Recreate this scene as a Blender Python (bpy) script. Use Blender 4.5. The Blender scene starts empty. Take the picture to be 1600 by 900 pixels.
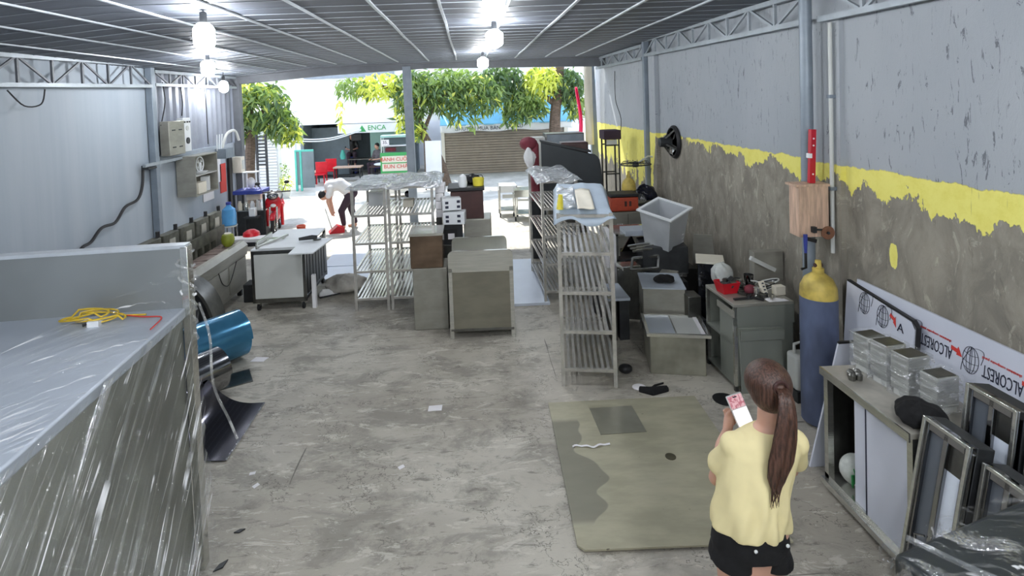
import bpy, bmesh, math, random
from mathutils import Vector, Matrix, Euler
from math import sin, cos, tan, pi, radians as R
rnd = random.Random(7)
SC = bpy.context.scene
COL = SC.collection

# ---------------------------------------------------------------- camera
def make_camera():
    yaw, pit, rol = R(1.5), R(2.0), R(2.1)
    fw = Vector((sin(yaw)*cos(pit), cos(yaw)*cos(pit), -sin(pit)))
    r0 = Vector((cos(yaw), -sin(yaw), 0)); u0 = r0.cross(fw)
    r = r0*cos(rol) - u0*sin(rol); u = u0*cos(rol) + r0*sin(rol)
    cd = bpy.data.cameras.new('camera'); co = bpy.data.objects.new('camera', cd); COL.objects.link(co)
    m = Matrix((r, u, -fw)).transposed().to_4x4(); m.translation = (0, 0, 2.8)
    co.matrix_world = m
    cd.sensor_width = 36; cd.lens = 850/1600*36
    cd.shift_x = (800-755)/1600; cd.shift_y = -(450-185)/1600
    cd.clip_start = .05; cd.clip_end = 300
    SC.camera = co
make_camera()
# ---------------------------------------------------------------- world, sun, exposure
W = bpy.data.worlds.new('sky'); SC.world = W; W.use_nodes = True
_n = W.node_tree.nodes; _l = W.node_tree.links
_bg = _n['Background']
_tc = _n.new('ShaderNodeTexCoord'); _sp = _n.new('ShaderNodeSeparateXYZ'); _cr = _n.new('ShaderNodeValToRGB')
_l.new(_tc.outputs['Generated'], _sp.inputs[0]); _l.new(_sp.outputs[2], _cr.inputs[0]); _l.new(_cr.outputs[0], _bg.inputs[0])
_cr.color_ramp.elements[0].color = (.80, .84, .90, 1); _cr.color_ramp.elements[1].color = (.55, .70, 1, 1)
_bg.inputs[1].default_value = 2.8
sun = bpy.data.lights.new('sun', 'SUN'); sun.energy = 8.0; sun.angle = R(1.5); sun.color = (1, .97, .9)
so = bpy.data.objects.new('sun', sun); COL.objects.link(so)
so.rotation_euler = Vector((-.25, .80, 1.05)).to_track_quat('Z', 'Y').to_euler()
BULB = 165.0
SC.view_settings.view_transform = 'Standard'; SC.view_settings.look = 'None'
SC.view_settings.exposure = 0.0; SC.view_settings.gamma = 1.0
SC.view_settings.use_curve_mapping = False
SC.cycles.use_denoising = True
SC.cycles.max_bounces = 8; SC.cycles.transparent_max_bounces = 16

# ---------------------------------------------------------------- materials
def lin(c): return tuple(((x/255)/12.92 if x/255 <= .04045 else ((x/255+.055)/1.055)**2.4) for x in c)
class NT:
    """tiny node expression helper"""
    def __init__(s, name):
        s.m = bpy.data.materials.new(name); s.m.use_nodes = True
        s.t = s.m.node_tree; s.b = s.t.nodes['Principled BSDF']; s.out = s.t.nodes['Material Output']
        s.tc = s.t.nodes.new('ShaderNodeTexCoord')
    def n(s, t, **k):
        x = s.t.nodes.new(t)
        for a, b in k.items(): setattr(x, a, b)
        return x
    def put(s, sock, v):
        if hasattr(v, 'is_output') or isinstance(v, bpy.types.NodeSocket): s.t.links.new(v, sock)
        else: sock.default_value = v
    def math(s, op, a, b=0.0, c=None):
        x = s.n('ShaderNodeMath', operation=op); s.put(x.inputs[0], a); s.put(x.inputs[1], b)
        if c is not None: s.put(x.inputs[2], c)
        return x.outputs[0]
    def xyz(s, src=None):
        x = s.n('ShaderNodeSeparateXYZ'); s.t.links.new(src or s.tc.outputs['Object'], x.inputs[0]); return x.outputs
    def mapv(s, sc=(1, 1, 1), rot=(0, 0, 0), loc=(0, 0, 0), src=None):
        x = s.n('ShaderNodeMapping'); s.t.links.new(src or s.tc.outputs['Object'], x.inputs[0])
        x.inputs['Scale'].default_value = sc; x.inputs['Rotation'].default_value = rot; x.inputs['Location'].default_value = loc
        return x.outputs[0]
    def noise(s, scale=5, detail=4, rough=.6, vec=None, dist=0):
        x = s.n('ShaderNodeTexNoise'); s.t.links.new(vec or s.tc.outputs['Object'], x.inputs['Vector'])
        x.inputs['Scale'].default_value = scale; x.inputs['Detail'].default_value = detail
        x.inputs['Roughness'].default_value = rough; x.inputs['Distortion'].default_value = dist
        return x.outputs[0]
    def step(s, v, a, b):
        x = s.n('ShaderNodeMapRange', interpolation_type='SMOOTHSTEP'); s.put(x.inputs[0], v)
        s.put(x.inputs[1], a); s.put(x.inputs[2], b); x.inputs[3].default_value = 0; x.inputs[4].default_value = 1
        return x.outputs[0]
    def mix(s, f, a, b):
        x = s.n('ShaderNodeMix', data_type='RGBA'); s.put(x.inputs[0], f)
        s.put(x.inputs[6], a if not isinstance(a, tuple) else (*a, 1)); s.put(x.inputs[7], b if not isinstance(b, tuple) else (*b, 1))
        return x.outputs[2]
    def base(s, v): s.put(s.b.inputs['Base Color'], v if not isinstance(v, tuple) else (*v, 1))
    def bump(s, h, st=.3, d=.01):
        x = s.n('ShaderNodeBump'); s.put(x.inputs['Height'], h); x.inputs['Strength'].default_value = st
        x.inputs['Distance'].default_value = d; s.t.links.new(x.outputs[0], s.b.inputs['Normal'])
        return x.outputs[0]
def mat(name, rgb, rough=.6, metal=0.0, var=.15, scale=6, bump=0.0, stretch=(1, 1, 1), alpha=None, emit=0, sub=0):
    k = NT(name); c = lin(rgb)
    k.b.inputs['Roughness'].default_value = rough; k.b.inputs['Metallic'].default_value = metal
    if var > 0:
        nz = k.noise(scale, 3, .6, k.mapv(stretch))
        f = k.step(nz, .3, .7)
        k.base(k.mix(f, tuple(x*(1-var) for x in c), tuple(min(1, x*(1+var)) for x in c)))
        if bump: k.bump(nz, bump, .01)
    else: k.base(c)
    if alpha is not None: k.b.inputs['Alpha'].default_value = alpha
    if emit: 
        k.b.inputs['Emission Color'].default_value = (*c, 1); k.b.inputs['Emission Strength'].default_value = emit
    if sub: k.b.inputs['Subsurface Weight'].default_value = sub; k.b.inputs['Subsurface Radius'].default_value = (.02, .01, .006)
    return k.m
def leafmat(name, rgb):
    k = NT(name); c = lin(rgb); k.base(c); k.b.inputs['Roughness'].default_value = .45
    tr = k.n('ShaderNodeBsdfTranslucent'); tr.inputs[0].default_value = (min(1, c[0]*1.5), min(1, c[1]*1.6), c[2], 1)
    mx = k.n('ShaderNodeMixShader'); mx.inputs[0].default_value = .35
    k.t.links.new(k.b.outputs[0], mx.inputs[1]); k.t.links.new(tr.outputs[0], mx.inputs[2]); k.t.links.new(mx.outputs[0], k.out.inputs[0])
    return k.m
def filmmat(name, rot, dens=.3, tint=(.75, .8, .82), sc=(1.2, 40, 6), cr=.55, wht=.9, big=0):
    """clear stretch film: mostly see-through, glossy creases along one direction"""
    k = NT(name)
    mp = k.n('ShaderNodeMapping', vector_type='TEXTURE'); k.t.links.new(k.tc.outputs['Object'], mp.inputs[0])
    mp.inputs['Rotation'].default_value = rot; mp.inputs['Scale'].default_value = tuple(1/q for q in sc); v = mp.outputs[0]
    mq = k.n('ShaderNodeMapping'); k.t.links.new(v, mq.inputs[0]); mq.inputs['Scale'].default_value = (1.6, 1.6, 1.6); mq.inputs['Location'].default_value = (3, 7, 5); k2 = mq.outputs[0]
    n1 = k.noise(1.0, 5, .65, v, .4); n2 = k.noise(3.0, 3, .6, k.mapv((2.5, 2.5, 2.5)))
    h = k.math('ADD', n1, k.math('MULTIPLY', n2, .5))
    gl = k.n('ShaderNodeBsdfGlossy'); gl.inputs[0].default_value = (.95, .97, 1, 1); gl.inputs['Roughness'].default_value = .1
    bp = k.n('ShaderNodeBump'); k.put(bp.inputs['Height'], h); bp.inputs['Strength'].default_value = 1; bp.inputs['Distance'].default_value = .05
    k.t.links.new(bp.outputs[0], gl.inputs['Normal'])
    df = k.n('ShaderNodeBsdfDiffuse'); df.inputs[0].default_value = (*tint, 1)
    tp = k.n('ShaderNodeBsdfTransparent')
    m1 = k.n('ShaderNodeMixShader'); m1.inputs[0].default_value = .35
    k.t.links.new(gl.outputs[0], m1.inputs[1]); k.t.links.new(df.outputs[0], m1.inputs[2])
    m2 = k.n('ShaderNodeMixShader')
    f = k.math('ADD', k.math('MULTIPLY', k.step(n1, .50, .64), cr), dens*.4)
    if big: f = k.math('MULTIPLY', f, k.math('MULTIPLY_ADD', k.step(k.noise(big, 3, .6), .35, .65), .75, .3))
    k.put(m2.inputs[0], f); k.t.links.new(tp.outputs[0], m2.inputs[1]); k.t.links.new(m1.outputs[0], m2.inputs[2])
    m3 = k.n('ShaderNodeMixShader'); n3 = k.noise(1.0, 3, .6, k2, .3); n4 = k.noise(5.0, 2, .5)
    wh = k.n('ShaderNodeBsdfDiffuse'); wh.inputs[0].default_value = (.95, .96, .98, 1)  # glints along the creases, painted as matte white streaks
    k.put(m3.inputs[0], k.math('MULTIPLY', k.math('MULTIPLY', k.step(n3, .58, .65), k.step(n4, .42, .6)), wht))
    k.t.links.new(m2.outputs[0], m3.inputs[1]); k.t.links.new(wh.outputs[0], m3.inputs[2])
    k.t.links.new(m3.outputs[0], k.out.inputs[0])
    return k.m

M_ = {}
def mk():
    g = M_
    g['steel'] = mat('brushed_steel', (204, 204, 198), .2, .9, .10, 3, .08, (1, 1, 14))
    g['steelw'] = mat('steel_under_dull_film', (160, 158, 148), .36, .35, .14, 2.2, .5, (1, 1, 2.5))
    g['steeld'] = mat('dark_steel', (112, 112, 108), .3, .9, .2, 5, .1)
    g['rack'] = mat('rack_steel', (196, 194, 188), .25, .6, .15, 12)
    g['mirror'] = mat('mirror_steel', (150, 150, 152), .09, 1, .05, 3)
    g['mirrord'] = mat('dark_mirror_steel', (66, 66, 74), .1, .9, .1, 3)
    g['mirrorb'] = mat('blue_film_steel', (70, 130, 165), .15, .5, .12, 3)
    g['pale'] = mat('pale_grey_panel', (196, 198, 194), .45, 0, .03, 3)
    g['white'] = mat('white_board', (225, 228, 230), .4, 0, .03, 3)
    g['whiteblue'] = mat('white_film_board', (214, 222, 234), .35, 0, .03, 3)
    g['black'] = mat('black_plastic', (26, 26, 28), .5, 0, .2, 8)
    g['blackcloth'] = mat('black_cloth', (18, 18, 20), .95, 0, .3, 20, .4)
    g['dark'] = mat('dark_grey_metal', (52, 54, 56), .5, .3, .2, 8)
    g['post'] = mat('grey_painted_steel', (132, 142, 152), .42, .2, .10, 4)
    g['truss'] = mat('light_grey_painted_truss', (158, 166, 172), .45, .2, .1, 6)
    g['purlin'] = mat('pale_galvanised_strip', (186, 192, 198), .4, .2, .1, 6)
    g['cast'] = mat('greasy_dark_cast_metal', (84, 84, 74), .55, .35, .35, 9, .4)
    g['tile'] = mat('reddish_fire_tile', (128, 112, 104), .6, 0, .3, 9, .3)
    g['red'] = mat('red_plastic', (200, 24, 40), .35, 0, .1, 5)
    g['orange'] = mat('orange_red_box', (176, 72, 48), .5, 0, .15, 7)
    g['blue'] = mat('blue_plastic', (48, 62, 140), .45, 0, .1, 5)
    g['bluew'] = mat('blue_water_bottle', (90, 160, 215), .12, 0, .05, 5)
    g['teal'] = mat('teal_paint', (80, 180, 165), .5, 0, .1, 5)
    g['yellow'] = mat('yellow_plastic', (226, 212, 70), .5, 0, .1, 5)
    g['cable'] = mat('yellow_cable', (208, 176, 50), .5, 0, .15, 9)
    g['wood'] = mat('raw_wood', (198, 168, 146), .7, 0, .22, 4, .2, (10, 10, 1))
    g['brown'] = mat('brown_lacquer', (70, 46, 44), .35, 0, .2, 4)
    g['maroon'] = mat('maroon_cloth', (120, 48, 60), .8, 0, .2, 9, .2)
    g['green'] = mat('green_sign_paint', (64, 160, 90), .6, 0, .05, 5)
    g['redink'] = mat('red_ink', (206, 60, 52), .6, 0, 0)
    g['ink'] = mat('black_ink', (36, 40, 60), .6, 0, 0)
    g['paper'] = mat('white_paper', (228, 226, 228), .8, 0, .03, 5)
    g['papery'] = mat('cream_card', (222, 216, 200), .8, 0, .04, 5)
    g['coco'] = mat('green_coconut', (140, 150, 50), .55, 0, .2, 6)
    g['rubber'] = mat('tyre_rubber', (24, 24, 26), .8, 0, .1, 9)
    g['bark'] = mat('tree_bark', (92, 78, 66), .9, 0, .35, 9, .7, (1, 1, 3))
    g['leaf1'] = leafmat('leaf_green', (128, 150, 88)); g['leaf2'] = leafmat('leaf_deep', (84, 108, 72)); g['leaf3'] = leafmat('leaf_yellow', (206, 212, 104))
    g['skin'] = mat('skin', (208, 162, 140), .5, 0, .04, 9, 0, sub=.15)
    g['hair'] = mat('dark_brown_hair', (76, 52, 42), .36, 0, .6, 4, .5, (30, 30, 2))
    g['shirt'] = mat('pale_yellow_cotton', (232, 218, 166), .85, 0, .05, 5, .25)
    g['whitecloth'] = mat('white_cotton', (232, 232, 232), .9, 0, .04, 6, .2)
    g['greycloth'] = mat('grey_cloth', (104, 100, 104), .9, 0, .25, 9, .3)
    g['cloth_dark'] = mat('dark_plum_cloth', (62, 48, 60), .9, 0, .1, 6)
    g['cyl'] = mat('worn_blue_paint', (84, 94, 120), .5, .1, .3, 4, .1, (1, 1, .5))
    g['cyly'] = mat('worn_yellow_paint', (190, 168, 84), .5, .1, .3, 6, .1)
    g['film'] = filmmat('stretch_film', (0, 0, 0), .3)
    g['filmend'] = filmmat('creased_stretch_film', (R(45), 0, 0), .25, (.66, .68, .68), (4, .7, 24), .7, 1.0, 1.3)
    g['filmtop'] = filmmat('taut_stretch_film', (0, 0, R(52)), 0, (.8, .83, .86), (.8, 30, 3), .30, .5, 1.5)
    g['filmdark'] = filmmat('crinkled_film', (0, 0, R(-35)), .1, (.5, .5, .5), (4, 13, 8), .6, .8, 2.5)
    g['clear'] = filmmat('clear_bag', (0, 0, 0), .5, (.86, .88, .88), (9, 9, 9))
    k = NT('lamp_glow'); k.base((1, 1, 1)); k.b.inputs['Emission Color'].default_value = (.93, .96, 1, 1); k.b.inputs['Emission Strength'].default_value = BULB; g['bulb'] = k.m
    k = NT('phone_screen'); k.base((.2, .2, .2)); k.b.inputs['Emission Color'].default_value = (1, .93, .97, 1); k.b.inputs['Emission Strength'].default_value = 1.1; g['screen'] = k.m
    k = NT('phone_picture'); nz = k.noise(60, 3, .6); c = k.mix(k.step(nz, .45, .6), (.9, .55, .6), (.55, .12, .18)); k.base((.1, .1, .1)); k.put(k.b.inputs['Emission Color'], c); k.b.inputs['Emission Strength'].default_value = .8; g['screen2'] = k.m
    g['steelt'] = mat('satin_steel_top', (172, 180, 190), .42, .15, .05, 1.5)
    g['steelsplash'] = mat('satin_steel_back', (140, 144, 144), .38, .4, .14, 1.1)
    g['steelend'] = mat('mirror_steel_end', (140, 143, 136), .22, .5, .35, 1.1, .2)
    g['wrap'] = filmmat('silvery_wrap', (0, 0, R(20)), 1.3, (.72, .76, .76), (4, 12, 6))
    g['bluesheet'] = mat('pale_blue_sheet', (176, 190, 204), .4, 0, .08, 4, .2)
    g['dullwrap'] = mat('dull_wrapped_steel', (146, 144, 134), .45, .35, .12, 3, .6, (1, 1, 2))
    g['steelbrownrefl'] = mat('brown_reflection_steel', (118, 100, 84), .22, .7, .35, 2.2, .5, (1, 1, 2))  # the brown reflection on this box is painted into its base colour
    g['steelrust'] = mat('stained_steel', (142, 140, 126), .35, .3, .25, 3, .3)
    g['tubsteel'] = mat('pale_tub_steel', (182, 186, 190), .35, .15, .1, 2)
    g['darkgloss'] = mat('dark_glossy_film', (40, 42, 50), .15, .5, .6, 7, .8)
    g['darkolive'] = mat('dark_olive_paint', (74, 70, 52), .5, .1, .2, 6)
    g['blackbag'] = mat('shiny_black_bag', (24, 26, 40), .22, 0, .3, 7, .3)
    g['clearbag'] = mat('milky_bag', (196, 200, 196), .25, 0, .15, 9, .5, alpha=.75)
    g['steelgreen'] = mat('grey_green_steel', (136, 140, 132), .4, .25, .08, 1.5, .0, (1, 1, .3))
    g['disc'] = mat('sanding_disc_brown', (128, 88, 66), .8, 0, .1, 20)
    g['redlevel'] = mat('red_level_paint', (186, 22, 44), .35, 0, .05, 5)
    g['panelwhite'] = mat('white_panel_film', (206, 210, 222), .35, 0, .03, 2)
    g['steeltop'] = mat('dusty_steel_top', (172, 168, 158), .45, .3, .18, 5)
    g['boxsteel'] = mat('wrapped_steel', (166, 168, 164), .3, .5, .2, 4, .4, (1, 1, 10))
    g['wrapclear'] = filmmat('clear_wrap', (0, 0, 0), .35, (.85, .87, .88), (7, 7, 22))
    g['slatepane'] = mat('grey_pane_film', (98, 104, 112), .3, .1, .1, 2)
    g['mirrort'] = mat('thin_mirror_sheet', (140, 138, 124), .3, .35, .1, 3)
    g['patch'] = mat('white_bag_cloth', (206, 210, 204), .8, 0, .15, 14)
    g['steelbody'] = mat('dull_steel_body', (134, 130, 116), .3, .45, .12, 2, .2, (1, 1, 3))
    g['sackcloth'] = mat('grey_white_sack', (170, 166, 158), .9, 0, .3, 4, .3)
    # concrete floor
    k = NT('worn_concrete'); P = k.tc.outputs['Object']
    big = k.noise(.45, 4, .6); mid = k.noise(2.0, 7, .75, k.mapv((.8, 1.4, 1)), .5); fine = k.noise(9, 6, .75, k.mapv((.6, 2.2, 1)), .6); fl = k.noise(4.0, 8, .8, k.mapv((.7, 2.2, 1), (0, 0, .1)), .9)
    c = k.mix(k.step(big, .38, .62), lin((158, 152, 140)), lin((186, 181, 168)))
    c = k.mix(k.math('MULTIPLY', k.step(mid, .47, .60), .55), c, lin((118, 114, 106)))
    c = k.mix(k.math('MULTIPLY', k.step(fine, .56, .66), .6), c, lin((92, 88, 80)))
    c = k.mix(k.math('MULTIPLY', k.step(fl, .55, .60), .6), c, lin((206, 202, 190)))
    # loose mortar fields on the right hand side of the floor
    o = k.xyz()
    patch = k.math('MULTIPLY', k.step(o[0], -.3, 1.0), k.step(k.noise(1.1, 4, .7), .42, .58))
    c = k.mix(k.math('MULTIPLY', patch, .3), c, lin((214, 208, 196)))
    sc1 = k.noise(5, 2, .4, k.mapv((.25, 6, 1), (0, 0, .25)), .5); sc2 = k.noise(3, 2, .4, k.mapv((5, .3, 1), (0, 0, -.3)), .8)
    scr = k.math('MAXIMUM', k.step(sc1, .735, .75), k.step(sc2, .76, .78))
    c = k.mix(k.math('MULTIPLY', scr, .7), c, lin((70, 66, 60)))
    def crack(nz, w, mk): return k.math('MULTIPLY', k.math('SUBTRACT', 1.0, k.step(k.math('ABSOLUTE', k.math('SUBTRACT', nz, .5)), w*.3, w)), mk)
    ck = k.math('MAXIMUM', crack(k.noise(1.6, 5, .7, k.mapv((1, 1.5, 1), (0, 0, .4))), .006, k.step(k.noise(1.3, 2, .5), .5, .6)), crack(k.noise(5, 4, .7), .012, k.step(k.noise(2.1, 3, .6, k.mapv((1, 1, 1), (0, 0, 0), (4, 2, 0))), .52, .62)))
    c = k.mix(k.math('MULTIPLY', ck, .7), c, lin((82, 78, 70)))
    k.base(c); k.put(k.b.inputs['Roughness'], k.math('MULTIPLY_ADD', mid, .5, .3))
    k.bump(k.math('ADD', fine, fl), .35, .01); g['floor'] = k.m
    k = NT('street_concrete'); a = k.noise(1.5, 5, .65); k.base(k.mix(k.step(a, .35, .65), lin((176, 172, 162)), lin((206, 202, 192)))); k.b.inputs['Roughness'].default_value = .9; g['street'] = k.m
    # right wall: plaster above, ragged yellow band, bare cement below
    k = NT('right_wall_paint'); o = k.xyz(); y, z = o[1], o[2]
    n1 = k.noise(1, 5, .7, k.mapv((1, 3.2, 1.6))); n2 = k.noise(1, 5, .65, k.mapv((1, 4, 2.2)), .6); nf = k.noise(1, 5, .75, k.mapv((1, 8, 8)))
    top = k.math('MULTIPLY_ADD', k.noise(1, 4, .7, k.mapv((1, 5, 1))), .10, 2.07)
    bot = k.math('ADD', k.math('MULTIPLY_ADD', y, .03, 1.42), k.math('MULTIPLY_ADD', n1, .70, k.math('MULTIPLY', n2, .10)))
    far = k.step(y, 9.05, 9.3)
    bot = k.math('SUBTRACT', bot, k.math('MULTIPLY', far, k.math('MULTIPLY_ADD', n2, 2.2, -.2)))
    up = k.step(z, top, k.math('ADD', top, .012)); band = k.step(z, bot, k.math('ADD', bot, .012))
    fl2 = k.noise(1, 6, .8, k.mapv((1, 5, 2)), 1.5)
    cem = k.mix(k.step(n2, .35, .7), lin((126, 121, 111)), lin((156, 150, 137)))
    cem = k.mix(k.math('MULTIPLY', k.step(k.noise(1, 6, .75, k.mapv((1, 10, 4.5)), 1.2), .55, .66), .5), cem, lin((196, 190, 172)))
    cem = k.mix(k.math('MULTIPLY', k.step(fl2, .6, .64), .4), cem, lin((90, 84, 76)))
    yel = k.mix(k.step(nf, .4, .75), lin((240, 232, 126)), lin((232, 222, 108)))
    yel = k.mix(k.math('MULTIPLY', k.step(k.noise(1, 3, .6, k.mapv((1, 22, 1.4))), .66, .70), .5), yel, lin((130, 120, 80)))
    pl = k.mix(k.step(k.noise(1, 4, .6, k.mapv((1, .8, .5))), .3, .7), lin((160, 166, 172)), lin((170, 175, 180)))
    dm = k.step(k.noise(1, 5, .75, k.mapv((1, 24, 4.5), (0.25, 0, 0)), .8), .60, .625)
    dens = k.step(k.noise(1, 2, .5, k.mapv((1, .7, 1.1))), .36, .56)
    pl = k.mix(k.math('MULTIPLY', k.math('MULTIPLY', dm, dens), .75), pl, lin((84, 88, 94)))
    # one dab of yellow left on the cement
    dy = k.math('DIVIDE', k.math('SUBTRACT', y, 4.03), .05); dz = k.math('DIVIDE', k.math('SUBTRACT', z, 1.50), .12)
    d = k.math('ADD', k.math('POWER', k.math('ABSOLUTE', dy), 2.5), k.math('POWER', k.math('ABSOLUTE', dz), 2.5))
    dab = k.step(k.math('ADD', d, k.math('MULTIPLY', nf, 1.4)), 1.75, 1.65)
    dab = k.math('SUBTRACT', 1.0, k.step(k.math('ADD', d, k.math('MULTIPLY', n1, 2.4)), 1.7, 1.8))
    c = k.mix(k.math('MAXIMUM', band, dab), cem, yel); c = k.mix(up, c, pl)
    k.base(c); k.b.inputs['Roughness'].default_value = .85
    k.bump(k.math('ADD', k.math('MULTIPLY', k.math('ADD', band, up), .5), k.math('MULTIPLY', fl2, .6)), .5, .02); g['wallr'] = k.m
    k = NT('left_wall_paint'); a = k.noise(1, 4, .6, k.mapv((1, 3, .15))); b = k.noise(1, 5, .7, k.mapv((1, 5, 5)), 1)
    c = k.mix(k.step(a, .3, .7), lin((160, 170, 180)), lin((172, 180, 188))); c = k.mix(k.math('MULTIPLY', k.step(b, .75, .77), .6), c, lin((110, 112, 116)))
    k.base(c); k.b.inputs['Roughness'].default_value = .7; g['walll'] = k.m
    g['corr'] = mat('corrugated_sheet_paint', (150, 155, 166), .5, .2, .08, 3)
    g['ceil'] = mat('ceiling_sheet', (80, 85, 95), .6, .05, .12, 3, 0, (1, 4, 1))
    g['beam'] = mat('shaded_grey_beam', (104, 107, 112), .5, .1, .1, 4)  # backlit shade of the front beam and left post put into this grey
    g['seam'] = mat('ceiling_seam', (140, 146, 154), .4, .2, .1, 4)
    g['shutter'] = mat('beige_shutter', (146, 134, 118), .6, 0, .08, 3)
    g['facade'] = mat('white_facade', (236, 238, 240), .7, 0, .04, 2)
    g['faint'] = mat('pale_green_wall', (150, 190, 180), .7, 0, .06, 2)
    g['greyf'] = mat('grey_green_shop_wall', (110, 122, 128), .7, 0, .12, 2)
    g['awn'] = mat('blue_awning', (120, 190, 222), .6, 0, .08, 2)
    g['pink'] = mat('pink_cloth', (236, 40, 100), .7, 0, .08, 6)
    g['slate'] = mat('dark_slate_panel', (44, 50, 54), .45, 0, .1, 3)
    g['plate'] = None
    k = NT('olive_steel_plate'); a = k.noise(2.2, 5, .6, k.mapv((1, 3, 1))); o = k.xyz()
    c = k.mix(k.step(a, .35, .65), lin((158, 154, 132)), lin((174, 169, 146)))
    # old oil stain along the left edge
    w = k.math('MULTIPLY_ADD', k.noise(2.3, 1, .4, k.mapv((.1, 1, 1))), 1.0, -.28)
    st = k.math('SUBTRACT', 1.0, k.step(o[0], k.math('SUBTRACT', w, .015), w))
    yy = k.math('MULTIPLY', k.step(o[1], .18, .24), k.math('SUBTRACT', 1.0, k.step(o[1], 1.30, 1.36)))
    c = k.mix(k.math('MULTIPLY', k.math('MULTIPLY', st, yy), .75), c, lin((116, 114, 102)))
    s1 = k.step(k.noise(9, 3, .6, k.mapv((1, 2.5, 1)), .5), .72, .74); c = k.mix(k.math('MULTIPLY', s1, .7), c, lin((60, 54, 44)))
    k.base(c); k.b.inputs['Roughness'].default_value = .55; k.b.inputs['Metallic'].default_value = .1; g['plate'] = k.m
mk()

# ---------------------------------------------------------------- mesh builder
class MB:
    def __init__(s): s.v = []; s.f = []; s.mi = []; s.cm = 0
    def add(s, vs, fs):
        o = len(s.v); s.v += [tuple(v) for v in vs]; s.f += [tuple(o+i for i in f) for f in fs]; s.mi += [s.cm]*len(fs); return s
    def box(s, x0, x1, y0, y1, z0, z1, mx=None):
        vs = [Vector((x, y, z)) for z in (z0, z1) for y in (y0, y1) for x in (x0, x1)]
        if mx: vs = [mx @ v for v in vs]
        return s.add(vs, [(0, 2, 3, 1), (4, 5, 7, 6), (0, 1, 5, 4), (2, 6, 7, 3), (0, 4, 6, 2), (1, 3, 7, 5)])
    def bar(s, p0, p1, w, h=None, up=(0, 0, 1)):
        p0, p1 = Vector(p0), Vector(p1); h = h or w; d = (p1-p0).normalized(); u = Vector(up)
        if abs(d.dot(u)) > .98: u = Vector((0, 1, 0))
        a = d.cross(u).normalized()*w/2; b = a.cross(d).normalized()*h/2
        return s.add([p+i*a+j*b for p in (p0, p1) for i, j in ((-1, -1), (1, -1), (1, 1), (-1, 1))], [(3, 2, 1, 0), (4, 5, 6, 7), (0, 1, 5, 4), (1, 2, 6, 5), (2, 3, 7, 6), (3, 0, 4, 7)])
    def loft(s, rings, cap=True, close=False):
        n = len(rings[0]); vs = [v for r in rings for v in r]; fs = []; k = len(rings)
        for i in range(k if close else k-1):
            for j in range(n):
                a, b = i*n, ((i+1) % k)*n; fs.append((a+j, a+(j+1) % n, b+(j+1) % n, b+j))
        if cap and not close: fs += [tuple(reversed(range(n))), tuple((k-1)*n+j for j in range(n))]
        return s.add(vs, fs)
    def tube(s, pts, r, n=7, cap=True):
        pts = [Vector(p) for p in pts]; rs = r if isinstance(r, (list, tuple)) else [r]*len(pts); rings = []; pu = None
        for i, p in enumerate(pts):
            d = (pts[min(i+1, len(pts)-1)]-pts[max(i-1, 0)])
            d = d.normalized() if d.length > 1e-9 else Vector((0, 0, 1))
            if pu is None: pu = d.orthogonal().normalized()
            pu = (pu-d*pu.dot(d)); pu = pu.normalized() if pu.length > 1e-6 else d.orthogonal().normalized()
            w = d.cross(pu); rings.append([p+(pu*cos(2*pi*j/n)+w*sin(2*pi*j/n))*rs[i] for j in range(n)])
        return s.loft(rings, cap)
    def cyl(s, p0, p1, r0, r1=None, n=16): return s.tube([p0, p1], [r0, r0 if r1 is None else r1], n)
    def lathe(s, prof, n=20, c=(0, 0, 0)):
        return s.loft([[Vector((c[0]+r*cos(2*pi*j/n), c[1]+r*sin(2*pi*j/n), c[2]+z)) for j in range(n)] for r, z in prof])
    def ell(s, c, r, n=12, m=8, mx=None):
        c = Vector(c); r = r if isinstance(r, (tuple, list)) else (r, r, r)
        rings = []
        for i in range(m+1):
            t = -pi/2+pi*i/m; t = max(-pi/2+.02, min(pi/2-.02, t))
            ring = [Vector((r[0]*cos(t)*cos(2*pi*j/n), r[1]*cos(t)*sin(2*pi*j/n), r[2]*sin(t))) for j in range(n)]
            rings.append([(mx @ v if mx else v)+c for v in ring])
        return s.loft(rings)
    def prism(s, poly, ax, a0, a1):
        def P(u, v, w): return {'x': (w, u, v), 'y': (u, w, v), 'z': (u, v, w)}[ax]
        n = len(poly); vs = [P(u, v, a0) for u, v in poly]+[P(u, v, a1) for u, v in poly]
        return s.add(vs, [tuple(range(n)), tuple(reversed(range(n, 2*n)))]+[(j, (j+1) % n, n+(j+1) % n, n+j) for j in range(n)])
    def grid(s, fn, nu, nv, th=0.0):
        """surface fn(u,v)->Vector, optional thickness along -normal"""
        P = [[Vector(fn(i/nu, j/nv)) for j in range(nv+1)] for i in range(nu+1)]
        vs = [p for r in P for p in r]; w = nv+1
        fs = [(i*w+j, (i+1)*w+j, (i+1)*w+j+1, i*w+j+1) for i in range(nu) for j in range(nv)]
        if th:
            off = []
            for i in range(nu+1):
                for j in range(nv+1):
                    du = P[min(i+1, nu)][j]-P[max(i-1, 0)][j]; dv = P[i][min(j+1, nv)]-P[i][max(j-1, 0)]
                    nn = du.cross(dv); nn = nn.normalized() if nn.length > 1e-9 else Vector((0, 0, 1)); off.append(P[i][j]-nn*th)
            N = len(vs); vs = vs+off; fs = fs+[tuple(N+q for q in reversed(f)) for f in fs[:nu*nv]]
            ed = [(i*w, (i+1)*w) for i in range(nu)]+[(nu*w+j, nu*w+j+1) for j in range(nv)]+[((i+1)*w+nv, i*w+nv) for i in range(nu)]+[(j+1, j) for j in range(nv)]
            fs += [(b, a, N+a, N+b) for a, b in ed]
        return s.add(vs, fs)
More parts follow.
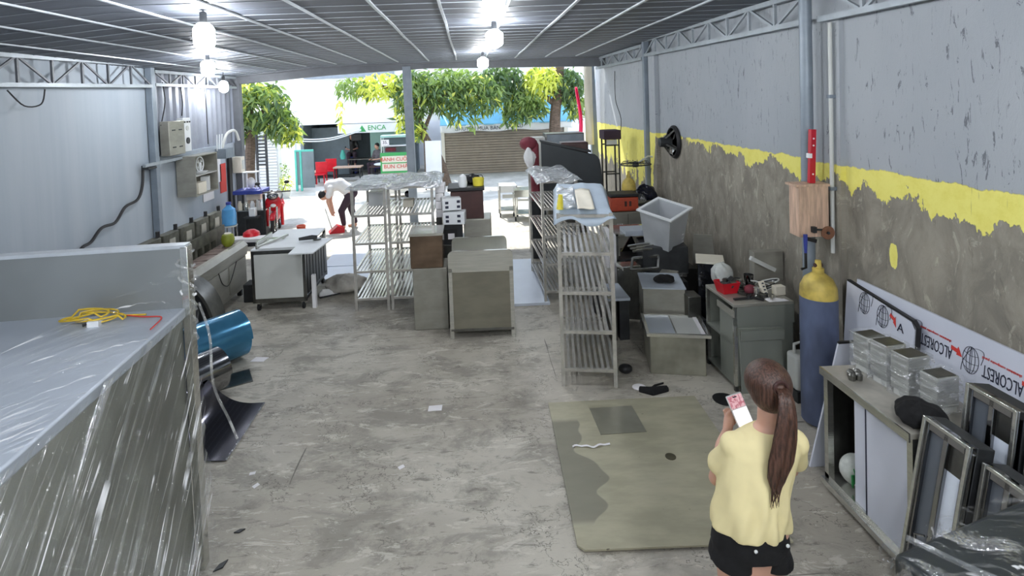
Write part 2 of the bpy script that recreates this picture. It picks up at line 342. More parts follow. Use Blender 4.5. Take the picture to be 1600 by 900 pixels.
    def mesh(s, name, m, smooth=35):
        me = bpy.data.meshes.new(name); me.from_pydata(s.v, [], s.f)
        ms = m if isinstance(m, (list, tuple)) else [m]
        for q in ms: me.materials.append(M_[q] if isinstance(q, str) else q)
        if len(ms) > 1:
            for p, i in zip(me.polygons, s.mi): p.material_index = i
        b = bmesh.new(); b.from_mesh(me); bmesh.ops.recalc_face_normals(b, faces=b.faces); b.to_mesh(me); b.free()
        if smooth:
            me.shade_smooth(); me.set_sharp_from_angle(angle=R(smooth))
        return me
    def build(s, name, m, parent=None, smooth=35, bev=0, loc=None, rot=None):
        o = bpy.data.objects.new(name, s.mesh(name, m, smooth)); COL.objects.link(o)
        if parent: o.parent = parent
        if loc: o.location = loc
        if rot: o.rotation_euler = rot
        if bev:
            q = o.modifiers.new('bevel', 'BEVEL'); q.width = bev; q.segments = 2; q.limit_method = 'ANGLE'; q.angle_limit = R(50)
        return o
def tag(o, label=None, cat=None, group=None, kind=None):
    if label: o['label'] = label
    if cat: o['category'] = cat
    if group: o['group'] = group
    if kind: o['kind'] = kind
    return o
def T(name, label, cat, loc=(0, 0, 0), rz=0, group=None, rot=None):
    o = bpy.data.objects.new(name, None); COL.objects.link(o); o.empty_display_size = .1
    o.location = loc; o.rotation_euler = rot or (0, 0, R(rz)); return tag(o, label, cat, group)
def S(name, mb, m, kind='structure', **k): return tag(mb.build(name, m, **k), kind=kind)
def kids(o): return [c for c in bpy.data.objects if c.parent == o]
def dup(root, loc, rz=None, label=None, rot=None, group=None):
    r = root.copy(); COL.objects.link(r); r.location = loc
    if rz is not None: r.rotation_euler = (0, 0, R(rz))
    if rot: r.rotation_euler = rot
    if label: r['label'] = label
    if group: r['group'] = group
    for ch in kids(root):
        c = ch.copy(); COL.objects.link(c); c.parent = r
        for g in kids(ch):
            d = g.copy(); COL.objects.link(d); d.parent = c
    return r
def inst(o, loc, rot=None, parent=None):
    c = o.copy(); COL.objects.link(c); c.location = loc
    if rot: c.rotation_euler = rot
    if parent: c.parent = parent
    return c
def text(s, size, mx, m, parent, name='lettering', ext=.001, align='CENTER', sx=1):
    cu = bpy.data.curves.new(name, 'FONT'); cu.body = s; cu.size = size; cu.extrude = ext; cu.align_x = align; cu.align_y = 'CENTER'
    cu.resolution_u = 2; c_ = bpy.data.objects.new('tmp', cu); COL.objects.link(c_)
    me = bpy.data.meshes.new_from_object(c_.evaluated_get(bpy.context.evaluated_depsgraph_get())); bpy.data.objects.remove(c_)
    me.materials.clear(); me.materials.append(M_[m]); o = bpy.data.objects.new(name, me); COL.objects.link(o); o.parent = parent
    o.matrix_local = mx @ Matrix.Diagonal((sx, 1, 1, 1)); return o
def frame(o, x, y):
    """4x4 with X=x, Y=y, Z=x*y at o"""
    x, y = Vector(x).normalized(), Vector(y).normalized(); z = x.cross(y)
    m = Matrix((x, y, z)).transposed().to_4x4(); m.translation = o; return m
def remesh(name, parts, m, voxel=.01, smooth=6, parent=None):
    """fuse overlapping closed shapes into ONE continuous surface"""
    o = parts.build('tmp', m, smooth=0)
    q = o.modifiers.new('r', 'REMESH'); q.mode = 'VOXEL'; q.voxel_size = voxel; q.use_smooth_shade = True
    if smooth: w = o.modifiers.new('s', 'SMOOTH'); w.factor = .5; w.iterations = smooth
    dg = bpy.context.evaluated_depsgraph_get(); me = bpy.data.meshes.new_from_object(o.evaluated_get(dg)); me.name = name
    bpy.data.objects.remove(o)
    me.materials.clear(); me.materials.append(M_[m]); me.shade_smooth()
    n = bpy.data.objects.new(name, me); COL.objects.link(n)
    if parent: n.parent = parent
    return n
def blob(c, r, seed=0, amp=.25, n=18, m=12, fold=3.0, flat=False):
    """crumpled soft lump"""
    rr = random.Random(seed); ph = [(rr.uniform(1, fold*2), rr.uniform(1, fold*2), rr.uniform(0, 6)) for _ in range(7)]
    mb = MB(); rings = []
    for i in range(m+1):
        t = -pi/2+pi*i/m; t = max(-1.53, min(1.53, t)); ring = []
        for j in range(n):
            a = 2*pi*j/n; k = 1+amp*sum(sin(p*a*round(1)+q*t*2+w) if False else sin(round(p)*a+q*t+w) for p, q, w in ph)/3.2
            z = r[2]*k*sin(t)
            if flat: z = max(z, -r[2]*.55)
            ring.append(Vector((c[0]+r[0]*k*cos(t)*cos(a), c[1]+r[1]*k*cos(t)*sin(a), c[2]+z)))
        rings.append(ring)
    return mb.loft(rings)
# ---------------------------------------------------------------- room shell
XL, XR, YB, YF = -5.35, 3.2, -4.0, 12.7
S('floor', MB().box(XL-.6, XR+.3, YB, YF+.3, -.2, 0), 'floor')
S('street', MB().box(-14, 14, YF+.3, 34, -.2, -.004), 'street')
S('wall_right', MB().box(XR, XR+.25, YB, 13.6, 0, 3.95), 'wallr')
S('wall_back', MB().box(XL-.6, XR+.3, YB-.2, YB, 0, 3.95), 'walll')
wl = S('wall_left', MB().box(XL-.3, XL, YB, 9.25, 0, 3.75).box(XL-.3, XL-.02, 9.25, 12.9, 0, 2.02), 'walll')
# corrugated upper part of the left wall
mb = MB(); n = 64; w = 3.6/n
pr_ = []
for i in range(n+1):
    q = i % 4; d = 0 if q in (0, 1) else .035
    pr_.append((XL-.12+d, 9.27+i*w))
vs = [(x, y, 2.02) for x, y in pr_]+[(x, y, 3.62) for x, y in pr_]
mb.add(vs, [(i, i+1, n+2+i, n+1+i) for i in range(n)])
mb.box(XL-.2, XL-.13, 9.25, 12.9, 2.02, 3.62)
o = mb.build('corrugated_sheet', 'corr', wl, smooth=0)
# ceiling sheets, each with its pale seam, on a slightly sloping left end
def zc(x): return 3.70 if x > -3.2 else 3.70+(x+3.2)*.085
ceil = S('ceiling', MB().prism([(XL-.4, zc(XL-.4)+.06), (-3.2, 3.78), (XR+.2, 3.78), (XR+.2, 3.95), (XL-.4, 3.95)], 'y', YB, YF+.1), 'ceil')
SW = .335
sheet = MB().prism([(XL-.3, zc(XL-.3)), (-3.2, 3.70), (XR, 3.70), (XR, 3.73), (-3.2, 3.73), (XL-.3, zc(XL-.3)+.03)], 'y', .006, SW-.006).mesh('ceiling_sheet', 'ceil', 0)
seam = MB().prism([(XL-.3, zc(XL-.3)-.006), (-3.2, 3.694), (XR, 3.694), (XR, 3.704), (-3.2, 3.704), (XL-.3, zc(XL-.3)+.004)], 'y', -.004, .006).mesh('ceiling_seam', 'seam', 0)
y = 1.0
while y < YF:
    for nm, me in (('ceiling_sheet', sheet), ('ceiling_seam', seam)):
        o = bpy.data.objects.new(nm, me); COL.objects.link(o); o.parent = ceil; o.location = (0, y, 0)
    y += SW
MB().prism([(XL-.3, zc(XL-.3)), (-3.2, 3.70), (XR, 3.70), (XR, 3.73), (-3.2, 3.73), (XL-.3, zc(XL-.3)+.03)], 'y', YB, .99).build('ceiling_sheet', 'ceil', ceil)
for i, x in enumerate([-4.78, -4.14, -3.5, -2.84, -2.18, -1.5, -.83, -.22, .40, 1.05, 1.72, 2.4]):
    z = zc(x)
    mb = MB(); last = None; rr = random.Random(i)
    pts = [(x+rr.uniform(-.012, .012), YB+k*(11.95-YB)/14, z-.014) for k in range(15)]
    for a, b in zip(pts, pts[1:]): mb.bar(a, b, .028, .016)
    mb.build('ceiling_strip', 'purlin', ceil)
# front beam and posts
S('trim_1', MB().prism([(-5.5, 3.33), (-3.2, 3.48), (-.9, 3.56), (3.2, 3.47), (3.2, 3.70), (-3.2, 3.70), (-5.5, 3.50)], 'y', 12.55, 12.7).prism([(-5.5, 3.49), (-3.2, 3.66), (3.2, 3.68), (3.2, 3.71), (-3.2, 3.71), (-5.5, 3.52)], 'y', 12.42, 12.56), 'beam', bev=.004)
def post(name, x, y, w, d, z0, z1, m='post', lean=0):
    mx = Matrix.Translation((x, y, z0)) @ Matrix.Rotation(lean, 4, 'Y')
    return S(name, MB().box(-w/2, w/2, -d/2, d/2, 0, z1-z0, mx), m, bev=.008)
post('column', -1.36, 12.62, .19, .15, 0, 3.62, lean=R(-.5))
post('column', -5.28, 12.62, .16, .16, 0, 3.5, 'beam')
post('column', -5.28, 9.22, .11, .11, 0, 3.55)
post('column', 3.05, 13.1, .16, .14, 0, 3.7, lean=R(-1.2))
post('column', 3.12, 9.45, .10, .10, 0, 3.72)
S('column', MB().cyl((3.03, 4.80, 0), (3.03, 4.80, 3.69), .052, n=20), 'post')
S('trim_2', MB().box(3.13, 3.21, 9.05, 9.36, 0, 3.5), 'wallr')
S('trim_3', MB().box(3.16, 3.21, 4.55, 5.02, 0, 3.4), 'wallr')
pp = T('conduit', 'thin white riser pipe clipped to the wall above the gas cylinder', 'pipe', (3.13, 4.62, 0))
MB().cyl((0, 0, 1.35), (0, 0, 3.35), .017, n=10).build('pipe', 'pale', pp)
for z in (1.9, 2.7): MB().box(-.025, .07, -.02, .02, z, z+.03).build('clip', 'post', pp)
# lattice trusses
def truss(name, label, x, y0, y1, zb, zt, n, dz=0.0, dark=False):
    t = T(name, label, 'truss', (x, 0, 0))
    f = lambda y: (y-y0)/(y1-y0)*dz
    MB().bar((0, y0, zb), (0, y1, zb+dz), .05, .05).build('bottom_chord', 'truss', t)
    MB().bar((0, y0, zt), (0, y1, zt+dz), .05, .05).build('top_chord', 'truss', t)
    for i in range(n):
        a = y0+(y1-y0)*i/n; b = y0+(y1-y0)*(i+1)/n
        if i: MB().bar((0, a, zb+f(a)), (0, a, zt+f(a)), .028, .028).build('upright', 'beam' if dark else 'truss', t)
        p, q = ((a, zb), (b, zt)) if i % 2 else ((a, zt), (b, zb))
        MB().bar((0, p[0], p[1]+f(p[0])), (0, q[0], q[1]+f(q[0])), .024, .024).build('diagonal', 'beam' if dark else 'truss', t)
    return t
truss('roof_truss', 'grey lattice truss along the top of the right wall before the far post', 3.1, 4.9, 9.4, 3.40, 3.66, 9, .06)
truss('roof_truss', 'lattice truss at the top of the right wall, nearest the camera', 3.1, .6, 4.7, 3.36, 3.66, 8, .03)
truss('roof_truss', 'short lattice truss in the far right corner beside the street', 3.08, 9.5, 12.9, 3.42, 3.64, 7, .02)
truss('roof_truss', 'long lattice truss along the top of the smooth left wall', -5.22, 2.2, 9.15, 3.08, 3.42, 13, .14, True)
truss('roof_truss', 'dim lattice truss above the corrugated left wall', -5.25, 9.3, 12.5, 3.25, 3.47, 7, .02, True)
# hanging lamps
def lamp(name, label, x, y, z, h=.22, r=.075):
    t = T(name, label, 'lamp', (x, y, 0), group=None)
    MB().cyl((0, 0, z+h/2+.09), (0, 0, zc(x)-.01), .006, n=6).build('cord', 'black', t)
    MB().lathe([(.012, .10), (.03, .09), (.034, .0), (.04, -.01)], 14, (0, 0, z+h/2)).build('socket', 'dark', t)
    pf = [(.03, h/2), (r*.8, h/2-.03), (r, h/4), (r, -h/4), (r*.85, -h/2+.03), (r*.3, -h/2)]
    MB().lathe(pf, 18, (0, 0, z)).build('bulb', 'bulb', t)
lamp('hanging_lamp', 'bright white bulb at upper left hanging from the nearest ceiling strip', -2.36, 5.0, 3.46, .25, .09)
lamp('hanging_lamp', 'glowing bulb just behind the upper left lamp', -3.98, 8.5, 3.44, .24, .10)
lamp('hanging_lamp', 'small glowing bulb lowest on the left, before the corrugated wall', -4.95, 11.2, 3.25, .24, .085)
lamp('hanging_lamp', 'bright bulb under the ceiling above the middle of the room', .33, 6.35, 3.50, .22, .10)
lamp('hanging_lamp', 'bulb at the top edge above the middle of the room', .24, 4.45, 3.56, .2, .09)
lamp('hanging_lamp', 'farthest bulb hanging before the front beam and the trees', .30, 10.2, 3.48, .22, .10)
for p, lb in (((-1.7, .9), 'left of the camera'), ((1.5, .6), 'right of the camera'), ((-.2, -1.5), 'behind the camera'), ((1.9, -1.6), 'far behind the camera by the right wall')): lamp('hanging_lamp', 'white bulb hanging '+lb, p[0], p[1], 3.45, .3, .12)
# ---------------------------------------------------------------- left wall fittings
t = T('wall_cabinet', 'small open wall cabinet holding a white fan and papers', 'cabinet', (-5.34, 9.98, 1.22))
MB().box(0, .34, 0, .02, 0, .74).box(0, .34, .86, .88, 0, .74).box(0, .34, .02, .86, 0, .02).box(0, .34, .02, .86, .72, .74).box(0, .02, .02, .86, .02, .72).build('body', 'steelw', t)
MB().box(.02, .33, .02, .86, .36, .375).build('shelf', 'pale', t)
t = T('disc_fan', 'round white fan on the upper shelf of the wall cabinet', 'fan', (-5.12, 10.4, 1.60))
MB().lathe([(.0, 0), (.10, 0), (.14, .04)], 18).build('base', 'white', t, rot=(0, 0, 0))
MB().tube([(0, .14*cos(a), .17+.14*sin(a)) for a in [i*2*pi/20 for i in range(21)]], .012, 6).ell((0, 0, .17), (.03, .04, .04)).build('guard', 'white', t)
MB().bar((0, 0, .03), (0, 0, .16), .03).build('stem', 'white', t)
for i in range(4):
    a = i*pi/2+.4; MB().prism([(0, 0), (.11*cos(a), .11*sin(a)), (.11*cos(a+.8), .11*sin(a+.8))], 'x', -.004, .004).build('blade', 'pale', t, loc=(0, 0, .17))
o = MB().box(0, .16, 0, .3, 0, .2).build('small_carton', 'papery', None, loc=(-5.2, 10.15, 1.245)); tag(o, 'cream carton on the lower shelf of the wall cabinet', 'carton')
o = MB().box(0, .14, 0, .16, 0, .27).build('tin_can_box', 'white', None, loc=(-5.18, 10.52, 1.245), rot=(0, 0, .3)); tag(o, 'white box leaning on the lower shelf of the wall cabinet', 'box')
t = T('meter_box', 'large pale grey electrical box on the rail above the wall cabinet', 'electrical box', (-5.33, 9.50, 2.02))
MB().box(0, .16, 0, .52, 0, .60).build('case', 'steelw', t, bev=.01)
for z in (.13, .43):
    for y in (.1, .32): MB().box(.158, .168, y, y+.1, z, z+.02).build('latch', 'dark', t)
t = T('breaker_box', 'narrow white breaker box with a round dial beside the grey electrical box', 'electrical box', (-5.33, 10.06, 2.04))
MB().box(0, .12, 0, .26, 0, .62).build('case', 'white', t, bev=.01)
MB().cyl((.12, .13, .2), (.135, .13, .2), .06).build('dial', 'dark', t); MB().cyl((.12, .13, .43), (.13, .13, .43), .045).build('dial', 'pale', t)
for y in (.03, .12, .20): MB().box(.12, .13, y, y+.04, .53, .56).build('switch', 'dark', t)
t = T('wall_rail', 'grey steel rail on the left wall below the electrical boxes', 'rail', (-5.3, 8.85, 1.93))
MB().bar((.06, 0, 0), (.06, 2.7, .03), .05, .05).build('rail', 'truss', t)
MB().bar((.06, .02, -.05), (.06, .25, -.05), .12, .03).build('bracket', 'dark', t)
for y in (.75, 1.9): MB().bar((-.04, y, 0), (.08, y, 0), .04).build('bracket', 'truss', t)
pts = [(-5.29, 8.90, 1.93), (-5.29, 8.86, 1.62), (-5.29, 8.72, 1.42), (-5.29, 8.4, 1.36), (-5.29, 8.15, 1.18), (-5.29, 7.85, 1.17), (-5.29, 7.62, 1.03), (-5.29, 7.45, 1.0), (-5.29, 7.4, .9), (-5.29, 7.42, .4)]
def smooth_pts(P, k=5):
    P = [Vector(p) for p in P]; out = []
    for i in range(len(P)-1):
        a, b, c, d = P[max(i-1, 0)], P[i], P[i+1], P[min(i+2, len(P)-1)]
        for j in range(k):
            t_ = j/k; out.append(.5*((2*b)+(-a+c)*t_+(2*a-5*b+4*c-d)*t_*t_+(-a+3*b-3*c+d)*t_**3))
    return out+[P[-1]]
o = MB().tube(smooth_pts(pts), .022, 7).build('black_cable', 'black'); tag(o, 'thick black cable sagging down the smooth left wall', 'cable')
o = MB().tube(smooth_pts([(-5.28, 7.45, 1.0), (-5.27, 7.36, .7), (-5.27, 7.38, .3)]), .010, 6).build('black_cable', 'black'); tag(o, 'thin second cable hanging straight down at the end of the thick one', 'cable')
for i, (y, y2, z1, lb) in enumerate([(9.62, 9.5, 2.55, 'bowed black wire just right of the smooth wall post'), (10.2, 10.2, 2.7, 'straight black wire running down to the breaker box'), (11.1, 11.15, 2.1, 'straight black wire on the middle of the corrugated sheet')]):
    o = MB().tube(smooth_pts([(-5.3, y, 3.3), (-5.29, y+.03, 2.95), (-5.3, y2, z1)]), .009, 5).build('wall_wire', 'black'); tag(o, lb, 'wire')
o = MB().tube(smooth_pts([(-5.2, 6.3, 3.1), (-5.18, 6.5, 2.92), (-5.18, 6.75, 2.94), (-5.2, 6.85, 3.12)]), .009, 5).build('wall_wire', 'black'); tag(o, 'loop of wire under the truss at the far upper left', 'wire')
t = T('desk_lamp', 'bent grey desk lamp clamped on the rail near the far post', 'lamp', (-5.2, 11.5, 1.9))
MB().tube(smooth_pts([(0, 0, 0), (.05, .15, .35), (.1, .45, .42), (.12, .6, .2)]), .03, 8).build('arm', 'pale', t)
MB().box(-.02, .2, -.25, .1, -.12, .08).build('clamp', 'post', t)
for i in range(3): MB().cyl((.05, -.3+i*.09, .05), (.05, -.28+i*.12, .38), .012, n=6).build('prong', 'white', t)
for (y, z, w, h, m, lb) in [(10.95, .95, .45, .75, 'paper', 'white notice sheet low on the wall right of the cabinet'), (11.35, 1.25, .42, .55, 'paper', 'smaller white notice sheet near the red board'), (11.72, 1.0, .28, .62, 'redink', 'faded red board hanging on the left wall')]:
    o = MB().box(0, .012, 0, w, 0, h).build('notice_board' if m == 'redink' else 'notice_sheet', m, None, loc=(-5.365, y, z)); tag(o, lb, 'board' if m == 'redink' else 'notice')
o = MB().box(0, .05, 0, .14, 0, 1.35).build('black_panel_strip', 'black', None, loc=(-5.36, 12.08, .45)); tag(o, 'tall narrow black strip on the wall beside the red board', 'panel')
t = T('fuse_box', 'cream fuse box on the far left post', 'electrical box', (-5.34, 12.3, 1.35)); MB().box(0, .2, 0, .2, 0, .36).build('case', 'papery', t, bev=.01); MB().box(.2, .215, .04, .16, .08, .28).build('cover', 'pale', t)
# ---------------------------------------------------------------- range with upright burner backs
t = T('wok_range', 'long greasy stainless range with a row of dark iron backs by the left wall', 'range', (-4.15, 6.40, 0))
# local: x 0 (wall side) .. .75 (front), y 0..1.95 along the wall
MB().box(.2, .70, 0, 1.85, .12, .62).build('body', 'steelw', t, bev=.01)
MB().prism([(.66, .62), (.72, .60), (.74, .74), (.68, .80), (.62, .80)], 'y', 0, 1.85).build('front_rail', 'steelw', t)
for i in range(3):
    MB().box(.70, .712, .03+i*.61, .60+i*.61, .18, .58).build('front_panel', 'steelw', t, bev=.004)
MB().tube(smooth_pts([(.725, .9, .6), (.73, 1.0, .42), (.73, 1.2, .36), (.73, 1.45, .6)]), .006, 5).build('hanging_wire', 'black', t)
for i in range(6): MB().box(.36, .64, .04+i*.3, .30+i*.3, .72, .775).build('fire_tile', 'tile', t)
MB().box(.26, .66, 0, 1.85, .60, .72).build('deck', 'dark', t)
MB().box(.33, .36, 0, 1.95, .88, 1.04).build('splash_strip', 'cast', t)
for i in range(9): MB().box(.28, .36, .04+i*.2, .10+i*.2, .72, .89).build('support_fin', 'cast', t)
for i in range(5):
    b = MB().box(.18, .29, .03+i*.41, .39+i*.41, .70, 1.24).build('burner_back', 'cast', t, bev=.01)
    MB().cyl((.24, .40+i*.41, 1.2), (.24, .40+i*.41, 1.31), .025, n=8).build('knob', 'black', b)
    MB().box(.29, .305, .14+i*.41, .27+i*.41, 1.0, 1.17).build('plate', 'steelw', b)
for x in (.25, .62):
    for y in (.08, 1.77): MB().box(x-.03, x+.03, y-.03, y+.03, 0, .13).build('leg', 'dark', t)
t = T('green_coconut', 'green coconut with a cut white top on the end of the range', 'coconut', (-3.62, 8.06, .775))
MB().lathe([(.0, 0), (.05, .0), (.085, .05), (.095, .11), (.075, .17), (.05, .185)], 18).build('husk', 'coco', t); MB().lathe([(.05, .184), (.045, .197), (0, .197)], 14).build('cut_top', 'papery', t)
o = MB().box(-.12, .12, -.12, .12, 0, .26).build('metal_bin', 'dark', None, bev=.01, loc=(-3.22, 7.95, 0)); tag(o, 'small square grey bin on the floor between range and white cart', 'bin')
t = T('blue_cup', 'blue plastic cup behind the wrapped counter', 'cup', (-4.05, 6.22, 1.0))
MB().lathe([(.0, 0), (.06, 0), (.085, .17), (.075, .17), (.05, .02)], 16).build('cup', 'blue', t)
o = MB().box(-.35, .1, -.2, .35, 0, 1.0).build('side_crate', 'dark', None, loc=(-4.15, 5.92, 0), bev=.01); tag(o, 'dark grey crate behind the wrapped counter, holding the blue cup', 'crate')
# curved guard sheet
mb = MB(); A = [i*pi/16 for i in range(9)]
mb.loft([[Vector((.42*sin(a), 0, .02+.66*cos(a)/1)), Vector((.42*sin(a), .30, .02+.66*cos(a))), Vector((.385*sin(a), .30, .02+.62*cos(a))), Vector((.385*sin(a), 0, .02+.62*cos(a)))] for a in A])
t = T('curved_guard', 'arched dark steel guard standing at the near end of the range', 'guard', (-3.50, 6.42, .10))
mb.build('arch', 'steeld', t); MB().prism([(0, .0), (0, .62)]+[(.385*sin(a), .02+.6*cos(a)) for a in A[1:]]+[(.385, 0)], 'y', .26, .28).build('back_sheet', 'dark', t)
# ---------------------------------------------------------------- big wrapped counter
t = T('wrapped_counter', 'huge stainless counter with tall back plate wrapped in stretch film, filling the left foreground', 'counter', (-1.74, 3.30, 0), 5)
MB().box(-3.0, 0, -2.4, -.02, 1.56, 1.62).build('top', 'steelt', t, bev=.01)
MB().box(-3.0, 0, -.04, 0, 1.60, 1.98).build('back_plate', 'steelsplash', t)
MB().box(-3.0, .02, -.045, .03, 1.98, 2.0).build('back_rim', 'purlin', t)
MB().box(-.015, .03, -.045, .03, .0, 1.99).build('corner_post', 'steel', t, bev=.004)
MB().box(-.05, -.02, -2.4, -.04, .10, 1.56).build('end_panel', 'steelend', t)
MB().box(-.06, .0, -2.4, 0, .02, .10).build('bottom_rail', 'steel', t)
MB().box(-.06, .0, -2.4, -2.34, .0, 1.56).build('leg', 'steel', t); MB().box(-3.0, -2.94, -.06, 0, .0, 1.6).build('leg', 'steel', t); MB().box(-3.0, -2.94, -2.4, -2.34, 0, 1.56).build('leg', 'steel', t)
rr = random.Random(3)
def filmwall(u, v):      # the end of the counter, u along depth, v up; creased and flaring at the foot
    y = -2.42+2.46*u; z = .02+1.60*v
    q = (z-y)*.707; s = (z+y)*.707
    return Vector((.03+.010*sin(19*q+1.5*sin(3*s))+.006*sin(47*q+2*s)+.0035*sin(110*q+3*s)+.06*(1-v)**2*u, y, z))
MB().grid(filmwall, 170, 110).build('film_end', 'filmend', t, smooth=180)
def filmtop(u, v):       # taut web from the top of the corner post down to the worktop
    a = Vector((.03, .01, 1.90-.26*v)); b = Vector((-1.45+1.45*v, -2.35, 1.645))
    p = a.lerp(b, u); p.z = 1.64+(a.z-1.64)*max(0, 1-u*1.6)**1.3+.008*abs(sin(30*v+2*u))
    return p
MB().grid(filmtop, 60, 50).build('film_web', 'filmtop', t, smooth=180)
for s_ in range(5):
    MB().tube(smooth_pts([(.04, .03, 1.95-s_*.09), (-.02, -.08+.02*s_, 1.90-s_*.09), (.05, -.02, 1.84-s_*.1), (.03, .03, 1.8-s_*.1)]), .008, 5).build('film_fold', 'clear', t)
MB().tube(smooth_pts([(.05, .03, 1.62), (.09, .06, 1.4), (.10, .05, 1.1), (.16, .1, .85), (.2, .12, .70)]), .008, 5).build('film_tail', 'clear', t)
t = T('extension_lead', 'coiled yellow extension cord with a plug lying on the wrapped counter', 'cord', (-2.15, 3.1, 1.62), 5)
pts = []
for i in range(60):
    a = i*.33; pts.append((-.02+.13*cos(a)+.05*sin(i*.11), .0+.055*sin(a)+.0*i, .012+.004*(i % 9)+ (0.03*max(0, cos(a*.5)))))
MB().tube(smooth_pts([(.25, .03, .012), (.14, .04, .012)], 3)+pts, .0055, 6).build('cord', 'cable', t)
MB().box(-.01, .05, -.075, -.045, .0, .03).build('plug', 'white', t); MB().tube([(.0, -.06, .02), (-.03, -.08, .015)], .008).build('plug_end', 'black', t)
MB().tube(smooth_pts([(.14, .04, .012), (.25, .0, .01), (.36, -.03, .01), (.38, -.2, .01)]), .004, 5).build('thin_wire', 'redink', t)
t = T('dark_wedge_tray', 'dark folded sheet sticking up behind the wrapped counter', 'sheet', (-3.95, 4.6, 1.3)); MB().prism([(-.25, 0), (.3, .0), (.3, .3)], 'y', 0, .04).build('sheet', 'post', t)
MB().box(-.3, .35, .0, .06, -1.3, .0).build('upright', 'post', t)
# rolled sheets on the floor
def roll(label, loc, rz, r, L, m, turns=1.6, gap=.03, name='rolled_sheet', tail=0):
    pf = []; N = 46
    for i in range(N+1):
        a = i/N*turns*2*pi; q = r-gap*(i/N*turns); pf.append((q*cos(a), r+q*sin(a)))
    if tail: pf = [(r+tail*(1-i/8), .01+.05*0+(r)*((i/8)**2.2)) for i in range(8)]+pf
    t = T(name, label, 'sheet roll', loc, rz)
    mb = MB().grid(lambda u, v: Vector((pf[round(u*(len(pf)-1))][0], -L/2+L*v, pf[round(u*(len(pf)-1))][1])), len(pf)-1, 3, .003)
    mb.build('sheet', m, t, smooth=60); return t
roll('blue film-covered steel sheet rolled up, leaning by the wrapped counter', (-2.86, 5.88, 0), -38, .27, .62, 'mirrorb')
roll('bright mirror steel sheet rolled up in front of the blue roll', (-2.72, 5.20, 0), -32, .22, .50, 'mirror')
t = roll('large dark mirror sheet half unrolled onto the floor', (-2.70, 4.66, 0), 0, .19, .66, 'mirrord', 1.2)
def flap(u, v):
    return Vector((-.0+.50*u, -.38+.80*v*(1+.04*u), .012+.26*(1-u)**3))
t2 = T('curled_sheet', 'flat dark glossy sheet spreading on the floor at the foot of the rolls', 'sheet', (-2.53, 4.66, 0), 0)
MB().grid(flap, 20, 6, .004).build('sheet', 'mirrord', t2, smooth=60)
MB().bar((.50, -.38, .012), (.50, .43, .014), .014, .008).build('film_edge', 'clear', t2)
o = MB().box(-.25, .25, -.15, .15, 0, .008).build('steel_offcut', 'steeld', None, loc=(-2.6, 5.55, .0), rot=(0, 0, .5)); tag(o, 'flat steel offcut on the floor under the blue roll', 'offcut')
# ---------------------------------------------------------------- white panelled cart
t = T('panel_cart', 'wheeled steel cart with a pale blank side panel, left of the first rack', 'cart', (-3.05, 7.45, 0), 1)
for x in (.02, .71):
    for y in (.02, 1.15): MB().box(x-.02, x+.02, y-.02, y+.02, .12, .84).build('post', 'steeld', t)
MB().box(0, .73, -.0, .03, .12, .18).box(0, .73, 0, .03, .78, .84).box(0, .73, 1.14, 1.17, .12, .16).build('frame_rail', 'steeld', t)
MB().box(.04, .69, -.012, .0, .18, .79).build('side_panel', 'pale', t, bev=.004)
MB().box(.0, .73, .03, 1.15, .14, .18).build('bottom_shelf', 'dark', t)
MB().box(.0, .73, 0, 1.17, .84, .86).build('top', 'white', t)
for i in range(7): MB().box(.715, .735, .06+i*.155, .18+i*.155, .2, .8).build('side_slat', 'black', t)
for x in (.06, .67):
    for y in (.06, 1.1):
        MB().cyl((x-.015, y, .05), (x+.015, y, .05), .05, n=14).build('caster', 'rubber', t); MB().box(x-.025, x+.025, y-.02, y+.02, .07, .13).build('caster_fork', 'steel', t)
t = T('table_top_board', 'white board lying across the cart and overhanging to its right', 'board', (-2.42, 6.95, .865), 2)
MB().prism([(-.0, .5), (.0, .15), (.32, .15), (.42, .9), (-.5, 1.0), (-.5, .5)], 'z', 0, .015).build('board', 'white', t)
t = T('angle_bracket', 'light steel angle tray on the left end of the cart', 'tray', (-3.0, 7.5, .86))
MB().box(0, .02, 0, .6, 0, .09).box(.0, .22, 0, .6, 0, .01).bar((.02, 0, .02), (.28, .5, .06), .03).build('tray', 'steel', t)
t = T('hand_grinder', 'dark hand grinder on the white board', 'grinder', (-2.35, 7.75, .88), 20); MB().tube([(-.13, 0, .04), (.05, 0, .045), (.12, 0, .035)], [.02, .032, .028], 10).build('body', 'dark', t); MB().cyl((.12, 0, .0), (.12, 0, .025), .055, n=16).build('disc', 'steeld', t)
o = MB().box(-.09, .09, -.015, .015, 0, .015).build('steel_ruler', 'dark', None, loc=(-2.75, 7.62, .862)); tag(o, 'thin dark bar lying on top of the cart', 'bar')
o = MB().box(0, .05, 0, .06, 0, .46).build('paper_pad', 'paper', None, loc=(-2.26, 7.5, .0)); tag(o, 'white paper pad tucked at the right side of the cart', 'pad')
t = T('red_helmet', 'red cap on a white cloth at the far end of the range', 'cap', (-3.5, 8.62, .79)); MB().lathe([(.13, 0), (.12, .05), (.06, .09), (0, .1)], 16).build('cap', 'red', t); MB().box(-.25, .3, -.25, -.02, -.05, -.0).build('cloth', 'whitecloth', t)
t = T('side_stand', 'low dark stand under the red cap at the far end of the range', 'stand', (-3.5, 8.6, 0)); MB().box(-.25, .28, -.25, .2, .68, .73).build('top', 'dark', t)
for x in (-.22, .25):
    for y in (-.22, .17): MB().box(x-.02, x+.02, y-.02, y+.02, 0, .68).build('leg', 'dark', t)
